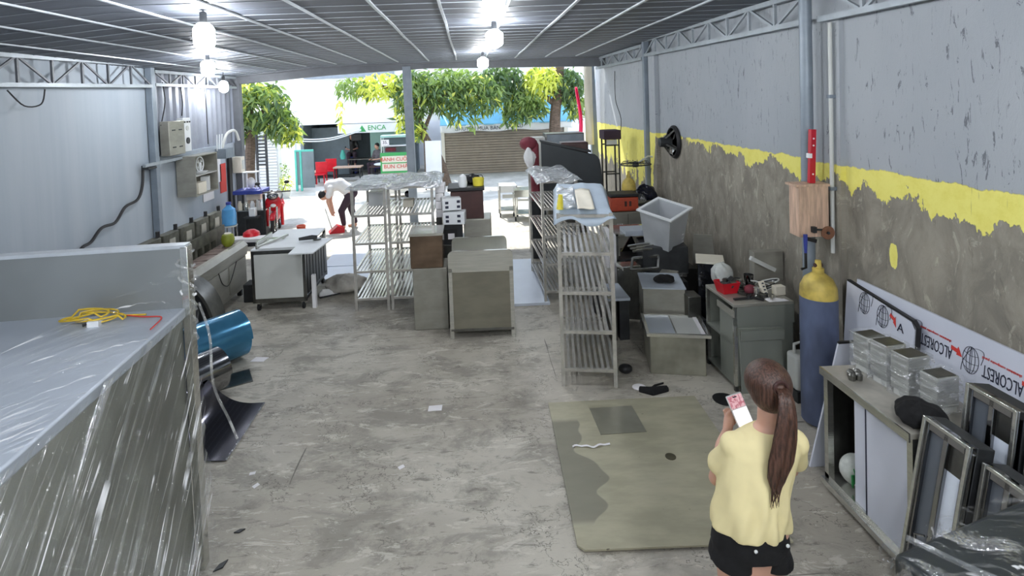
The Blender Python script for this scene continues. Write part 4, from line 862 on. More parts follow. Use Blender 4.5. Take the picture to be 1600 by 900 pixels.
for i in range(26):
    a = rr.uniform(0, 3); L = rr.uniform(.07, .16)
    mb = MB().bar((-L/2, 0, .012), (L/2, 0, .012), .02) if i % 3 else MB().cyl((0, 0, 0), (0, 0, .04+.05*(i % 2)), .030, n=12)
    put('metal_scrap', mb, ['dark', 'steel', 'steeld', 'black'][i % 4], (2.60+rr.uniform(0, .22), 4.98+rr.uniform(.0, .40), Z), 'small dark metal tool or offcut in the heap on the tool cabinet', 'tool', (0, 0, a), group='small tools on the tool cabinet')
t = T('maroon_pouch', 'dark red pouch among the tools right of the red basket', 'pouch', (2.66, 5.14, Z)); MB().ell((0, 0, .045), (.06, .05, .045), 12, 8).build('pouch', 'maroon', t)
t = T('tin_cup', 'shiny steel cup on a saucer at the back of the tool cabinet', 'cup', (2.74, 5.32, Z)); MB().lathe([(0, .01), (.035, .01), (.048, .13), (.044, .13), (.03, .02), (0, .02)], 18).build('cup', 'mirror', t); MB().lathe([(0, 0), (.07, .0), (.08, .012), (.03, .01)], 18).build('saucer', 'paper', t)
t = T('power_strip', 'cream power strip standing among cables on the tool cabinet', 'power strip', (2.76, 5.04, Z), 10, rot=(R(-25), 0, R(15))); MB().box(-.025, .025, -.015, .015, .0, .15).build('body', 'papery', t, bev=.004)
for z in (.03, .06, .09, .12): MB().box(-.01, .01, -.019, -.015, z, z+.012).build('socket', 'ink', t)
put('white_paper', MB().grid(lambda u, v: Vector((.19*u, .09*v, .004+.008*sin(5*u)*v)), 8, 4, .002), 'paper', (2.72, 4.91, Z), 'folded white paper at the front edge of the tool cabinet', 'paper', (0, 0, .05))
put('white_block', MB().box(0, .10, 0, .07, 0, .085), 'papery', (2.87, 5.06, Z), 'off-white block near the round column on the tool cabinet', 'block', (0, 0, .1), .004)
for i in range(5):
    a0 = i*1.3; pts = [(.09*cos(a0+k*.5)*(1+.12*i), .07*sin(a0+k*.5), .015+.012*i+.05*abs(sin(k*.4+i))) for k in range(11)]
    put('grey_cable', MB().tube(smooth_pts(pts, 3), .007, 6), ['pale', 'dark', 'steel', 'black', 'pale'][i], (2.84, 5.2, Z), ['pale grey cable looped uppermost behind the power strip', 'dark cable looped beside the power strip', 'metallic hose loop on the tool cabinet', 'black cable looped lowest on the tool cabinet', 'pale grey cable winding toward the round column'][i], 'cable')
put('steel_bracket', MB().box(-.14, .14, -.02, .02, 0, .04), 'pale', (2.93, 5.42, 1.0), 'pale bar slanting against the wall above the tool cabinet', 'bar', (0, R(28), 0))
put('wall_box', MB().box(0, .3, 0, .1, 0, .30), 'steelw', (2.88, 5.47, 0.824-.0), 'grey box under the slanting bar at the wall', 'box')
put('wrench_bunch', MB().bar((-.09, 0, .01), (.09, .02, .01), .025, .015).bar((.05, 0, .02), (.1, .06, .02), .02), 'dark', (2.52, 5.0, Z), 'dark wrench lying by the basket at the front edge', 'wrench')
# white jug and hose by the column
t = T('white_jug', 'white plastic jerrycan by the foot of the round column', 'jerrycan', (2.80, 4.96, .0), 4)
t.location = (2.82, 4.66, 0)
MB().box(0, .15, 0, .16, .10, .42).build('body', 'pale', t, bev=.03); MB().tube([(.03, .08, .42), (.03, .08, .50), (.12, .08, .52), (.13, .08, .43)], .014, 8).build('handle', 'pale', t)
MB().box(.0, .15, .0, .16, 0, .1).build('foot', 'dark', t)
t = T('wall_holder', 'off-white plastic sheet tied to the round column above the jerrycan', 'sheet', (2.86, 4.66, .52)); MB().prism([(0, .1), (.14, .30), (.2, .25), (.16, .0), (.05, .02)], 'y', 0, .03).build('sheet', 'pale', t)
t = T('white_hook_box', 'small white box with a bent white pipe on the round column', 'box', (2.95, 4.70, .62)); MB().box(0, .06, -.02, .04, 0, .18).build('body', 'white', t, bev=.005); MB().tube([(.03, .0, .18), (.03, .0, .26), (.05, .0, .28), (.14, -.0, .28)], .012, 8).build('pipe', 'white', t)
# gas cylinder
t = T('gas_cylinder', 'tall worn blue gas cylinder with a yellow shoulder by the right wall', 'gas cylinder', (2.84, 4.38, 0)); gascyl(t, .14, 1.27, 'cyl', 'cyly')
MB().cyl((-.03, 0, 1.33), (.03, 0, 1.33), .018, n=8).build('valve_stem', 'brown', t)
# wooden box on the column
t = T('wooden_box', 'raw wood box fixed on the round column, holding a level and a disc', 'box', (2.835, 4.62, 1.50), -4)
MB().box(0, .25, .0, .02, 0, .44).build('front_board', 'wood', t); MB().box(.23, .25, .02, .16, 0, .44).build('side_board', 'wood', t); MB().box(.0, .02, .02, .16, 0, .44).build('side_board', 'wood', t)
MB().box(-.03, .26, -.01, .17, .44, .46).build('lid', 'wood', t); MB().box(.02, .23, .02, .16, .0, .02).build('floor_board', 'wood', t)
t = T('sanding_disc', 'round brown sanding disc hanging on the wooden box', 'disc', (3.06, 4.58, 1.54)); mxd = Matrix.Rotation(R(90), 4, 'X')
MB().loft([[mxd @ Vector((r*cos(2*pi*j/22), r*sin(2*pi*j/22), z)) for j in range(22)] for r, z in ((.015, 0), (.058, 0), (.058, .006), (.015, .006))], False, True).build('disc', 'disc', t); MB().cyl((0, .01, 0), (0, -.015, 0), .012, n=8).build('nail', 'dark', t)
t = T('clamp', 'clamp with a blue handle hanging left of the wooden box', 'clamp', (2.85, 4.56, 1.38)); MB().tube([(0, 0, .0), (0, 0, .16)], [.012, .018], 8).build('handle', 'blue', t); MB().tube([(0, 0, .0), (.0, .0, -.13), (-.04, .0, -.14)], .012, 6).build('jaw', 'black', t); MB().bar((.02, 0, .12), (.09, 0, .10), .03).build('hook', 'black', t)
put('small_vise', MB().box(0, .03, -.02, .02, 0, .05).bar((.03, 0, .025), (.10, 0, .02), .014), 'dark', (2.93, 4.59, 1.545), 'small dark screw clamp on the lower edge of the wooden box', 'clamp')
t = T('spirit_level', 'red spirit level standing on the wooden box against the round column', 'level', (2.97, 4.655, 1.965), 0, rot=(0, R(2), 0)); MB().box(-.025, .025, -.02, .02, 0, .47).build('body', 'redlevel', t, bev=.004)
MB().box(-.035, -.012, -.024, .024, .22, .26).build('vial', 'white', t)
for z in (.08, .33, .39): MB().cyl((0, -.022, z), (0, -.018, z), .008, n=8).build('hole', 'white', t)
# ---------------------------------------------------------------- printed panels on the right wall
def bprint(p, y, z, x, parts=('globe', 'arrow', 'word', 'line')):
    """upside-down print on a face looking to -x; y = where the word starts (its near end)"""
    X, Y = (0, 1, 0), (0, 0, -1)
    if 'word' in parts: text('ALCOREST', .112, frame((x, y+.125, z-.01), X, Y), 'ink', p, sx=.46)
    if 'line' in parts: text('aluminium composite panel', .026, frame((x, y+.135, z+.065), X, Y), 'redink', p, sx=.85)
    if 'globe' in parts:
        gy, gz = y+.33, z+.01
        mb = MB()
        for k in (1, .55, .12): mb.tube([(x, gy+.055*k*cos(a), gz+.085*sin(a)) for a in [i*2*pi/24 for i in range(25)]], .0016, 4)
        for h in (-.05, -.01, .04): w = .055*math.sqrt(1-(h/.085)**2); mb.tube([(x, gy-w+2*w*i/8, gz+h-.012*sin(pi*i/8)) for i in range(9)], .0016, 4)
        mb.tube(smooth_pts([(x, gy+.06, gz-.09), (x, gy+.05, gz-.02), (x, gy-.0, gz+.07), (x, gy-.06, gz+.09), (x, gy-.085, gz+.07), (x, gy-.07, gz+.0)], 4), .0016, 4)
        mb.build('globe_print', 'ink', p)
    if 'arrow' in parts: MB().prism([(y+.39, z-.0), (y+.43, z+.0), (y+.425, z+.012), (y+.47, z+.02), (y+.47, z+.045), (y+.425, z+.038), (y+.42, z+.055)], 'x', x-.001, x+.001).build('arrow_print', 'redink', p)
def lean(y, z0, xb, xt, h): return math.atan2(xt-xb, h)
t = T('printed_panel', 'long white composite panel printed ALCOREST upside down, leaning on the right wall behind', 'panel', (3.02, 1.9, 0), rot=(0, math.atan2(.12, 1.22), 0))
MB().box(0, .02, 0, 2.44, 0, 1.22).build('sheet', 'panelwhite', t)
for q in (.62, 1.08, 1.54): bprint(t, q, 1.03, -.002)
t = T('printed_panel', 'shorter white printed panel with a black rounded edge in front of the long one', 'panel', (2.985, 3.66, 0), rot=(0, math.atan2(.085, 1.22), 0))
MB().prism([(0.03, 0), (.70, 0), (.70, 1.20), (.03, 1.13), (.0, 1.10), (0, .02)], 'x', 0, .02).build('sheet', 'panelwhite', t)
MB().prism([(-.012, .0), (.01, .0), (.01, 1.08), (.04, 1.125), (.70, 1.198), (.70, 1.21), (.03, 1.142), (-.012, 1.10)], 'x', .0, .03).build('edge_trim', 'black', t)
bprint(t, -.03, 1.05, -.003, ('globe',)); bprint(t, .16, 1.08, -.003, ('globe',))
MB().prism([(.17, 1.03), (.20, 1.06), (.193, 1.068), (.235, 1.09), (.225, 1.115), (.186, 1.09), (.18, 1.105)], 'x', -.004, -.002).build('arrow_print', 'redink', t)
text('A', .09, frame((-.003, .13, 1.04), (0, 1, 0), (0, 0, 1)), 'ink', t); text('.80 m', .045, frame((-.003, .32, .90), (0, -1, 0), (0, 0, 1)), 'ink', t)
for k in range(3): MB().box(-.004, -.002, .28, .40, .78+k*.025, .785+k*.025).build('printed_line', 'ink', t)
t = T('white_offcut_board', 'narrow white board leaning at the far end of the white work cabinet', 'board', (2.42, 3.86, 0), rot=(0, R(14), 0)); MB().prism([(0, 0), (.30, 0), (.30, 1.02), (.0, .94)], 'y', 0, .015).build('board', 'panelwhite', t); MB().prism([(0, .94), (.30, 1.02), (.30, 1.035), (.0, .955)], 'y', -.002, .017).build('edge', 'black', t)
# ---------------------------------------------------------------- white work cabinet
t = T('white_cabinet', 'steel-framed work cabinet with white sliding doors along the right wall', 'cabinet', (2.40, 2.92, 0))
L, D, Hh = .74, .52, .86
MB().box(-.02, D, -.03, L, Hh-.035, Hh).build('top', 'steeltop', t, bev=.004); MB().box(-.03, -.02, -.03, L, Hh-.05, Hh).build('top_edge', 'steel', t)
for x in (0, D-.04):
    for y in (-.02, L-.04): MB().box(x, x+.04, y, y+.04, .0, Hh-.035).build('post', 'steel', t)
MB().box(0, D, -.02, L, .08, .11).build('bottom_shelf', 'steel', t); MB().box(-.03, .03, -.03, L+.0, .04, .08).build('bottom_rail', 'steel', t)
MB().box(.0, .012, .02, .34, .11, Hh-.05).build('sliding_door', 'panelwhite', t); MB().box(.015, .027, .30, .46, .11, Hh-.05).build('sliding_door', 'panelwhite', t); MB().box(-.004, .0, .334, .341, .11, Hh-.05).build('door_edge', 'ink', t)
MB().box(D-.02, D-.01, 0, L, .1, Hh-.05).build('back', 'steeld', t); MB().box(.04, D-.02, L-.02, L-.01, .1, Hh-.04).build('end', 'steeld', t); MB().box(.04, D-.02, -.01, .0, .1, Hh-.04).build('end', 'steeld', t)
MB().cyl((.0, .0, .02), (.03, .0, .02), .02, n=10).build('caster', 'steel', t)
t = T('white_ball_bag', 'white patterned ball-shaped bag inside the open end of the white cabinet', 'bag', (2.52, 3.52, .112)); MB().ell((0, 0, .10), (.10, .09, .10), 16, 10).build('bag', 'patch', t)
for a, b in ((.5, .06), (1.9, .13), (3.2, .05), (4.4, .14), (5.3, .09)): MB().tube([(.0+.092*cos(a+q*.3)*.8, -.085+.02*abs(cos(a)), b+.03*sin(q*2+a)) for q in range(4)], .004, 5).build('green_line', 'green', t)
for a in (.0, 1.2, 2.4): MB().box(-.035, .035, -.005, .0, -.03, .03, Matrix.Translation((-.06*cos(a), -.09, .1)) @ Matrix.Rotation(a, 4, 'Y')).build('patch', 'green', t)
Z = .862
boxes = [(2.60, 3.50, .15, .12, .25, 'farthest of the four film-wrapped steel boxes on the white cabinet'), (2.60, 3.34, .15, .12, .27, 'second farthest film-wrapped steel box on the white cabinet'), (2.61, 3.18, .155, .12, .27, 'third farthest film-wrapped steel box, just behind the nearest one'), (2.66, 3.03, .15, .11, .22, 'nearest film-wrapped steel box on the white cabinet')]
for x, y, w, d, h, lb in boxes:
    t = T('wrapped_steel_box', lb, 'box', (x, y, Z), 8, 'film-wrapped steel boxes')
    MB().box(0, w, 0, d, .04, h).build('body', 'boxsteel', t, bev=.004); MB().box(.01, w-.01, .01, d-.01, 0, .04).build('base', 'pale', t)
    MB().box(.01, w-.01, .01, d-.01, h, h+.004).build('top_plate', 'steeld', t)
    MB().grid(lambda u, v: Vector((w/2+(w/2+.012)*[1, 1, -1, -1, 1][min(4, int(u*4+.001))] if False else w/2+(w/2+.014+.004*sin(30*v+9*u))*max(-1, min(1, 1.45*cos(2*pi*u+pi/4))), d/2+(d/2+.014+.004*sin(26*v+7*u))*max(-1, min(1, 1.45*sin(2*pi*u+pi/4))), .0+(h+.01)*v)), 40, 14).build('film', 'wrapclear', t, smooth=180)
o = remesh('crumpled_hat', blob((0, 0, .05), (.13, .115, .075), 51, .16, flat=True), 'blackcloth', .01, 3); o.location = (2.52, 2.99, Z-.004); tag(o, 'crumpled black cap on the front of the white cabinet', 'cap')
for i in range(4): put('steel_fitting', MB().lathe([(.02, 0), (.024, .035), (.012, .05), (0, .05)], 10), 'steeld', (2.46+.035*(i % 2)+.01*i, 3.46+.04*(i//2), Z), 'small dark steel fitting on the far corner of the white cabinet', 'fitting', group='fittings on the white cabinet')
put('clear_cup', MB().lathe([(.02, 0), (.028, .07), (.026, .07), (.018, .004)], 12), 'wrapclear', (2.62, 3.38, Z), 'small clear plastic cup left of the wrapped boxes', 'cup'); put('clear_cup', MB().lathe([(.022, 0), (.03, .055), (.028, .055), (.02, .004)], 12), 'wrapclear', (2.63, 3.24, Z), 'clear cup in front of the second farthest wrapped box', 'cup')
# ---------------------------------------------------------------- leaning steel door units
def door_unit(label, x0, x1, y0, y1, h, rz=0):
    """x0,x1: x at foot and at top; faces -x"""
    t = T('steel_door_unit', label, 'door unit', (x0, y0, 0.005), rot=(0, math.atan2(x1-x0, h), 0), group='steel door units leaning in the lower right corner')
    L = math.hypot(h, x1-x0); w = y1-y0
    fr = MB()
    for a, b in ((0, .035), (w-.035, w), (w*.5-.015, w*.5+.015)): fr.box(-.0, .03, a, b, 0, L)
    fr.box(0, .03, .035, w-.035, 0, .05).box(0, .03, .035, w-.035, L-.06, L)
    fr.build('frame', 'mirror', t, bev=.004)
    MB().box(-.012, .0, -.0, .02, 0, L).box(-.012, .0, w-.02, w, 0, L).box(-.012, 0, .02, w-.02, L-.02, L).build('edge_moulding', 'steel', t, bev=.003)
    MB().box(.02, .026, w*.5+.015, w-.035, .05, L-.06).build('grey_pane', 'slatepane', t)
    MB().box(.02, .026, .035, w*.5-.015, .05, L-.20).build('pale_pane', 'whiteblue', t); MB().box(.02, .026, .035, w*.5-.015, L-.20, L-.06).build('upper_pane', 'steeld', t)
    MB().box(.03, .12, .0, w, 0, L).build('casing', 'dark', t, bev=.004)
    MB().tube([(-.005, w*.5+.02, L*.42), (-.02, w*.5+.06, L*.40), (-.005, w*.5+.06, L*.34)], .007, 6).build('handle', 'mirror', t); MB().tube([(-.005, .06, L*.42), (-.02, .04, L*.40), (-.005, .04, L*.34)], .007, 6).build('handle', 'mirror', t)
    return t
door_unit('steel door unit in the front row, nearest the woman, with grey and white panes', 2.24, 2.42, 2.56, 2.84, .99)
door_unit('front-row steel door unit nearer the dark film-wrapped crate', 2.30, 2.46, 2.30, 2.54, .93)
door_unit('steel door unit in the back row beside the nearest wrapped box', 2.52, 2.66, 2.56, 2.84, 1.16)
door_unit('back-row steel door unit at the right edge of the view', 2.56, 2.68, 2.26, 2.53, 1.10)
# dark wrapped crate bottom right
t = T('wrapped_crate', 'dark crate wrapped in crinkled clear film at the lower right corner', 'crate', (1.60, 2.08, 0.07), 17)
MB().box(.02, 1.28, -.85, -.02, -.07, .86).build('crate', 'slate', t, bev=.02)
def fw_(u, v):
    return Vector((-.01+1.31*u, -.87+.88*v, .885+.012*sin(17*u+9*v)+.010*sin(31*v-12*u)+.03*(1-abs(2*u-1))*0))
MB().grid(fw_, 50, 50).build('film_top', 'filmdark', t, smooth=180)
MB().grid(lambda u, v: Vector((-.01+.01*sin(21*u+8*v)-.03*(1-v)*0, -.87+.88*u, .02+.865*v)), 40, 24).build('film_side', 'filmdark', t, smooth=180)
MB().grid(lambda u, v: Vector((-.01+1.31*u, .0+.012*sin(21*u+8*v), .02+.865*v)), 40, 24).build('film_back', 'filmdark', t, smooth=180)
MB().tube(smooth_pts([(.1, -.02, .90), (.22, -.3, .905), (.45, -.55, .90), (.6, -.8, .905)]), .012, 5).build('film_fold', 'wrapclear', t)
# ---------------------------------------------------------------- floor things
t = T('steel_floor_plate', 'large olive steel plate lying flat on the floor left of the woman', 'plate', (0.0, 0.0, 0.0)); t.location = (.57, 3.22, .012); t.rotation_euler = (0, 0, R(-1.2))
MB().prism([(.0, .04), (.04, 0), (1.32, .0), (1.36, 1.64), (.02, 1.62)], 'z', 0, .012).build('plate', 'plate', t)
MB().box(.1, 1.2, .1, 1.5, -.012, 0).build('spacer', 'dark', t)
put('mirror_sheet', MB().box(0, .38, 0, .38, 0, .004), 'mirrort', (.98, 4.33, .025), 'thin shiny steel sheet lying on the olive plate', 'sheet', (0, 0, .02))
put('film_strip', MB().grid(lambda u, v: Vector((.30*u, .02*v+.012*sin(9*u), .008+.006*sin(20*u))), 16, 3, .002), 'paper', (.72, 4.18, .025), 'narrow white strip of film crossing the olive plate', 'strip')
put('metal_ring', MB().cyl((0, 0, 0), (0, 0, .004), .04), 'darkolive', (1.44, 4.02, .0245), 'round dark spot disc on the olive plate', 'disc')
t = T('black_glove_rag', 'black and white work rag on the floor before the nearest rack', 'rag', (1.63, 5.0, 0)); remesh('black_part', MB().tube([(-.12, 0, .015), (-.02, -.06, .02), (.14, -.02, .02)], [.03, .045, .03], 8).tube([(-.02, -.02, .015), (.05, .06, .012), (.15, .10, .01)], [.02, .012, .01], 6), 'blackcloth', .008, 2, t)
remesh('white_part', MB().ell((-.11, .04, .014), (.07, .06, .016)), 'paper', .008, 1, t)
put('black_disc', MB().lathe([(0, 0), (.10, 0), (.105, .008), (0, .012)], 20), 'black', (2.22, 4.78, 0), 'round black lid on the floor in front of the tool cabinet', 'lid')
put('black_knob_part', MB().ell((0, 0, .04), (.07, .06, .045)), 'black', (1.48, 5.35, 0), 'black lump on the floor beside the nearest rack', 'part')
for (x, y, s, a, m, lb) in [(-.41, 4.88, .13, .1, 'paper', 'white paper scrap in the middle of the open floor'), (-2.43, 6.02, .16, -.1, 'paper', 'bluish-white paper scrap on the floor right of the blue roll'), (-2.3, 5.05, .14, .5, 'papery', 'crumpled cream scrap on the floor above the curled dark sheet'), (-1.76, 4.12, .045, .3, 'paper', 'tiny white scrap near the curled dark sheet, farther one'), (-1.68, 3.98, .05, 1, 'paper', 'tiny white scrap near the curled dark sheet, nearer one'), (-.62, 4.1, .05, .7, 'paper', 'tiny pale scrap left of the olive plate')]:
    put('paper_scrap', MB().prism([(-s/2, -s*.3), (s*.45, -s*.35), (s*.55, s*.3), (-s*.4, s*.35)], 'z', 0, .004), m, (x, y, .001), lb, 'scrap', (0, 0, a))
for (x, y, a, s) in [(-1.62, 3.28, .9, 1), (-1.62, 3.55, .3, .7), (.72, 3.9, 0, .7)]:
    put('debris_chip', MB().prism([(-.05*s, 0), (0, -.02*s), (.05*s, .01*s), (0, .02*s)], 'z', 0, .008), 'dark', (x, y, 0), ['dark chip on the near floor left', 'dark chip a little farther on the near floor left', 'dark chip on the olive plate edge'][[.9, .3, 0].index(a)], 'chip', (0, 0, a))
# ---------------------------------------------------------------- street outside
def leaves(centres, n, seed, L=.17, droop=.6, mi=(0, 1, 2), wt=(5, 4, 1)):
    """n drooping lance-shaped leaves spread through the given blobs (x,y,z,rx,ry,rz[,tone])"""
    rr = random.Random(seed); mb = MB(); vol = [c[3]*c[4]*c[5] for c in centres]
    for _ in range(n):
        c = rr.choices(centres, vol)[0]
        while 1:
            p = Vector((rr.uniform(-1, 1), rr.uniform(-1, 1), rr.uniform(-1, 1)))
            if p.length < 1 and p.length > .35: break
        p = Vector((c[0]+p.x*c[3], c[1]+p.y*c[4], c[2]+p.z*c[5]))
        d = Vector((rr.gauss(0, .6), rr.gauss(0, .6), -droop+rr.gauss(0, .4))).normalized(); w = d.cross(Vector((rr.gauss(0, 1), rr.gauss(0, 1), rr.gauss(0, 1)))).normalized()
        l = L*rr.uniform(.7, 1.3); q = l*.15; b = Vector((0, 0, -l*.12))
        mb.cm = c[6] if len(c) > 6 and rr.random() < .8 else rr.choices(mi, wt)[0]
        mb.add([p, p+d*l*.4+w*q, p+d*l+b, p+d*l*.4-w*q], [(0, 1, 2), (0, 2, 3)])
    return mb
LM = ['leaf1', 'leaf2', 'leaf3']
def tree(label, loc, trunk, rad, limbs, cl, n, seed, L=.17):
    t = T('street_tree', label, 'tree', loc)
    MB().tube(smooth_pts(trunk, 4), [rad*(1-.4*i/(len(trunk)*4-4)) for i in range((len(trunk)-1)*4+1)], 10).build('trunk', 'bark', t)
    for a in limbs: MB().tube(smooth_pts(a, 4), [rad*.45*(1-.7*i/(len(a)*4-4)) for i in range((len(a)-1)*4+1)], 7).build('limb', 'bark', t)
    f = leaves(cl, n, seed, L).build('foliage', LM, t, smooth=0); f['kind'] = 'stuff'
    return t
tree('bushy green tree at the left of the street, hiding the white shutters', (-6.0, 14.8, 0), [(0, 0, 0), (.02, 0, 1.0), (.1, 0, 2.0), (.1, 0, 3.0)], .17, [[(.1, 0, 2.3), (.6, 0, 2.8), (1.1, .1, 2.9)], [(.1, 0, 2.2), (-.5, .1, 2.9)]],
     [(.35, 0, 2.85, .85, .6, .72), (.95, 0, 2.35, .55, .5, .50), (-.2, 0, 2.5, .5, .5, .6), (1.25, .0, 2.15, .28, .3, .36, 2), (.1, 0, 3.25, .6, .5, .3, 2)], 1900, 1, .27)
tree('tree with a slanting trunk behind the middle post of the shop front', (-.80, 18.0, 0), [(0, 0, 0), (-.25, 0, .9), (-.72, 0, 1.7), (-.95, .1, 2.6), (-1.0, 0, 3.6)], .16, [[(-.72, 0, 1.8), (-.2, 0, 2.8), (.6, 0, 3.3)], [(-.9, 0, 2.4), (-1.6, 0, 3.2), (-2.6, 0, 3.5)], [(-.95, 0, 2.6), (-.1, .2, 3.4), (1.4, .3, 3.5)]],
     [(-1.0, 0, 3.1, .7, .6, .8), (-.95, 0, 2.1, .35, .4, .55), (.1, 0, 3.05, .9, .6, .65), (1.2, 0, 3.0, .8, .6, .65), (.85, 0, 2.15, .18, .2, .45, 0), (.35, 0, 2.4, .3, .3, .4), (-2.1, 0, 3.4, .8, .5, .45, 2), (-3.0, 0, 3.4, .6, .4, .35, 0), (-3.4, 0, 2.6, .10, .2, .7, 2), (-1.45, 0, 2.4, .22, .3, .75, 2), (-.8, 0, 1.85, .25, .3, .35, 2), (.0, 0, 3.5, 1.6, .5, .4, 0)], 3900, 2, .28)
tree('tree with an upright mottled trunk in front of the blue awning', (2.94, 18.75, 0), [(0, 0, 0), (.0, 0, 1.2), (.05, 0, 2.2), (.2, 0, 3.2), (.3, 0, 4.2)], .24, [[(.1, 0, 2.5), (-.8, 0, 3.2), (-1.6, 0, 3.5)], [(.1, 0, 2.6), (.9, 0, 3.3)]],
     [(-.4, -.1, 3.4, .75, .5, .55, 2), (-1.1, 0, 2.7, .8, .5, .45, 0), (-.75, 0, 2.4, .6, .4, .35), (.55, 0, 3.2, .6, .5, .6, 1), (.75, 0, 2.5, .4, .4, .5), (-1.5, 0, 2.2, .35, .3, .4), (-1.8, 0, 3.4, .9, .5, .6, 1)], 3100, 3, .28)
# shutter building
t = T('shutter_shop', 'closed shop with a beige roller shutter and blue awning across the street', 'building', (-.95, 20.6, 0))
MB().box(-.15, 4.7, .15, 2.0, 0, 4.6).build('wall', 'facade', t)
mb = MB(); 
for i in range(17): MB().box(0, 4.55, .02, .10, i*.098+.003, i*.098+.093).build('shutter_slat', 'shutter', t, bev=.012)
MB().box(-.12, .0, -.02, .15, 0, 1.75).build('jamb', 'papery', t); MB().box(4.55, 4.7, -.02, .15, 0, 1.9).build('jamb', 'papery', t)
MB().prism([(-.02, 2.50), (-1.0, 1.92), (-1.0, 1.88), (-.02, 2.44)], 'x', -.1, 4.7).build('awning', 'awn', t)
MB().grid(lambda u, v: Vector((-.1+4.8*u, -1.0-.02*sin(30*u), 1.90-(.24+.03*sin(19*u))*v)), 60, 3, .008).build('valance', 'white', t, smooth=180)
MB().box(-.1, 4.7, -.0, .15, 2.45, 2.9).build('fascia', 'awn', t); MB().box(-.1, 4.7, -.04, .1, 2.90, 2.95).build('ledge', 'white', t)
text('CHUYÊN MUA BÁN', .19, frame((1.25, -1.05, 1.76), (1, 0, 0), (0, 0, 1)), 'ink', t, ext=.004); text('XE CŨ', .19, frame((2.62, -1.05, 1.80), (1, 0, 0), (0, 0, 1)), 'ink', t, ext=.004)
# cafe building
t = T('open_cafe', 'open-fronted grey-green café across the street with a white sign band', 'building', (-6.4, 20.8, 0))
MB().box(0, 4.2, 2.2, 2.4, 0, 2.1).box(0, .12, -.1, 2.2, 0, 2.1).box(4.1, 4.25, -.1, 2.2, 0, 2.1).build('wall', 'greyf', t)
MB().box(2.5, 4.1, .6, .7, .55, 1.75).build('green_wall_panel', 'faint', t); MB().box(.12, 1.6, 1.0, 1.1, .0, 1.9).build('glass_front', 'greyf', t)
MB().box(-.3, 5.3, -.2, 2.4, 2.1, 2.16).build('ceiling_slab', 'white', t); MB().box(-.3, 5.3, -.35, -.2, 2.08, 3.5).build('upper_wall', 'facade', t)
MB().box(1.5, 4.2, -.42, -.36, 1.72, 2.06).build('sign_band', 'white', t); text('ENCA', .26, frame((2.95, -.43, 1.89), (1, 0, 0), (0, 0, 1)), 'green', t, ext=.004)
MB().prism([(2.25, 1.76), (2.55, 1.76), (2.4, 2.0)], 'y', -.43, -.42).build('sign_leaf', 'green', t)
MB().box(1.7, 2.1, .9, 1.0, 1.35, 1.6).build('wall_picture', 'dark', t)
for k in range(2): MB().tube(smooth_pts([(-.4, -.6, 1.68-.08*k), (.5, -.6, 1.56-.08*k), (1.4, -.6, 1.60-.07*k), (2.4, -.6, 1.86-.04*k)]), .022, 6).build('bundled_wire', 'white', t)
MB().box(.2, 1.9, .2, 1.9, 0, .02).build('floor_mat', 'dark', t)
# building with soffit above
t = T('white_building', 'tall white building with a grey soffit beyond the café', 'building', (-9.0, 24.0, 0))
MB().box(0, 9.2, 0, 1.0, 0, 6.0).build('wall', 'facade', t); MB().box(2.0, 5.8, -.5, 0, 3.95, 4.35).build('soffit', 'post', t); MB().box(1.9, 5.9, -.55, .0, 4.35, 4.42).build('eave', 'pale', t)
t = T('neighbour_building', 'pale building beyond the shuttered shop', 'building', (.3, 24.0, 0)); MB().box(0, 9, 0, 1.0, 0, 6.0).build('wall', 'facade', t); MB().box(0, 9, -.1, 0, 3.3, 3.5).build('band', 'awn', t)
t = T('shutter_gate', 'white louvred shutter house front at the left of the street', 'building', (-7.8, 16.6, 0))
MB().box(0, 1.95, .1, .4, 0, 2.7).build('wall', 'facade', t)
for i in range(20): MB().box(1.25, 1.92, .02, .09, .15+i*.09, .225+i*.09, None).build('louvre_slat', 'white', t)
MB().box(1.1, 1.25, -.03, .1, 0, 2.1).build('jamb', 'truss', t); MB().box(1.28, 1.38, -.05, .0, 1.4, 1.95).build('meter', 'post', t)
t = T('teal_gate', 'teal framed gate post with grey panel by the café', 'gate', (-5.78, 18.0, 0))
for x in (0, .16): MB().box(x, x+.06, 0, .06, 0, 1.35).build('post', 'teal', t)
MB().box(.06, .16, .02, .04, .2, 1.3).build('mesh_panel', 'greyf', t); MB().box(.24, .62, .0, .04, .1, 1.3).build('grey_leaf', 'greyf', t); MB().box(.0, .62, -.005, .05, 1.3, 1.36).build('top_rail', 'teal', t)
t = T('white_boundary_wall', 'short white wall with a pale sheet beside the teal gate', 'wall', (-6.7, 18.3, 0)); MB().box(0, .85, 0, .2, 0, 1.75).build('wall', 'facade', t); MB().box(.1, .18, -.03, 0, .9, 1.3).build('red_ribbon', 'pink', t)
MB().box(-.12, .02, -.1, .1, 0, 1.3).build('post', 'truss', t)
t = T('potted_plant', 'yellow-green potted plant in front of the white boundary wall', 'plant', (-5.72, 16.8, 0)); MB().lathe([(0, 0), (.11, 0), (.15, .2), (.13, .2), (0, .17)], 14).build('pot', 'pale', t)
f = leaves([(0, 0, .45, .22, .2, .28, 2), (.02, 0, .85, .12, .12, .3, 0)], 260, 8, .11, .0).build('foliage', LM, t, smooth=0); f['kind'] = 'stuff'
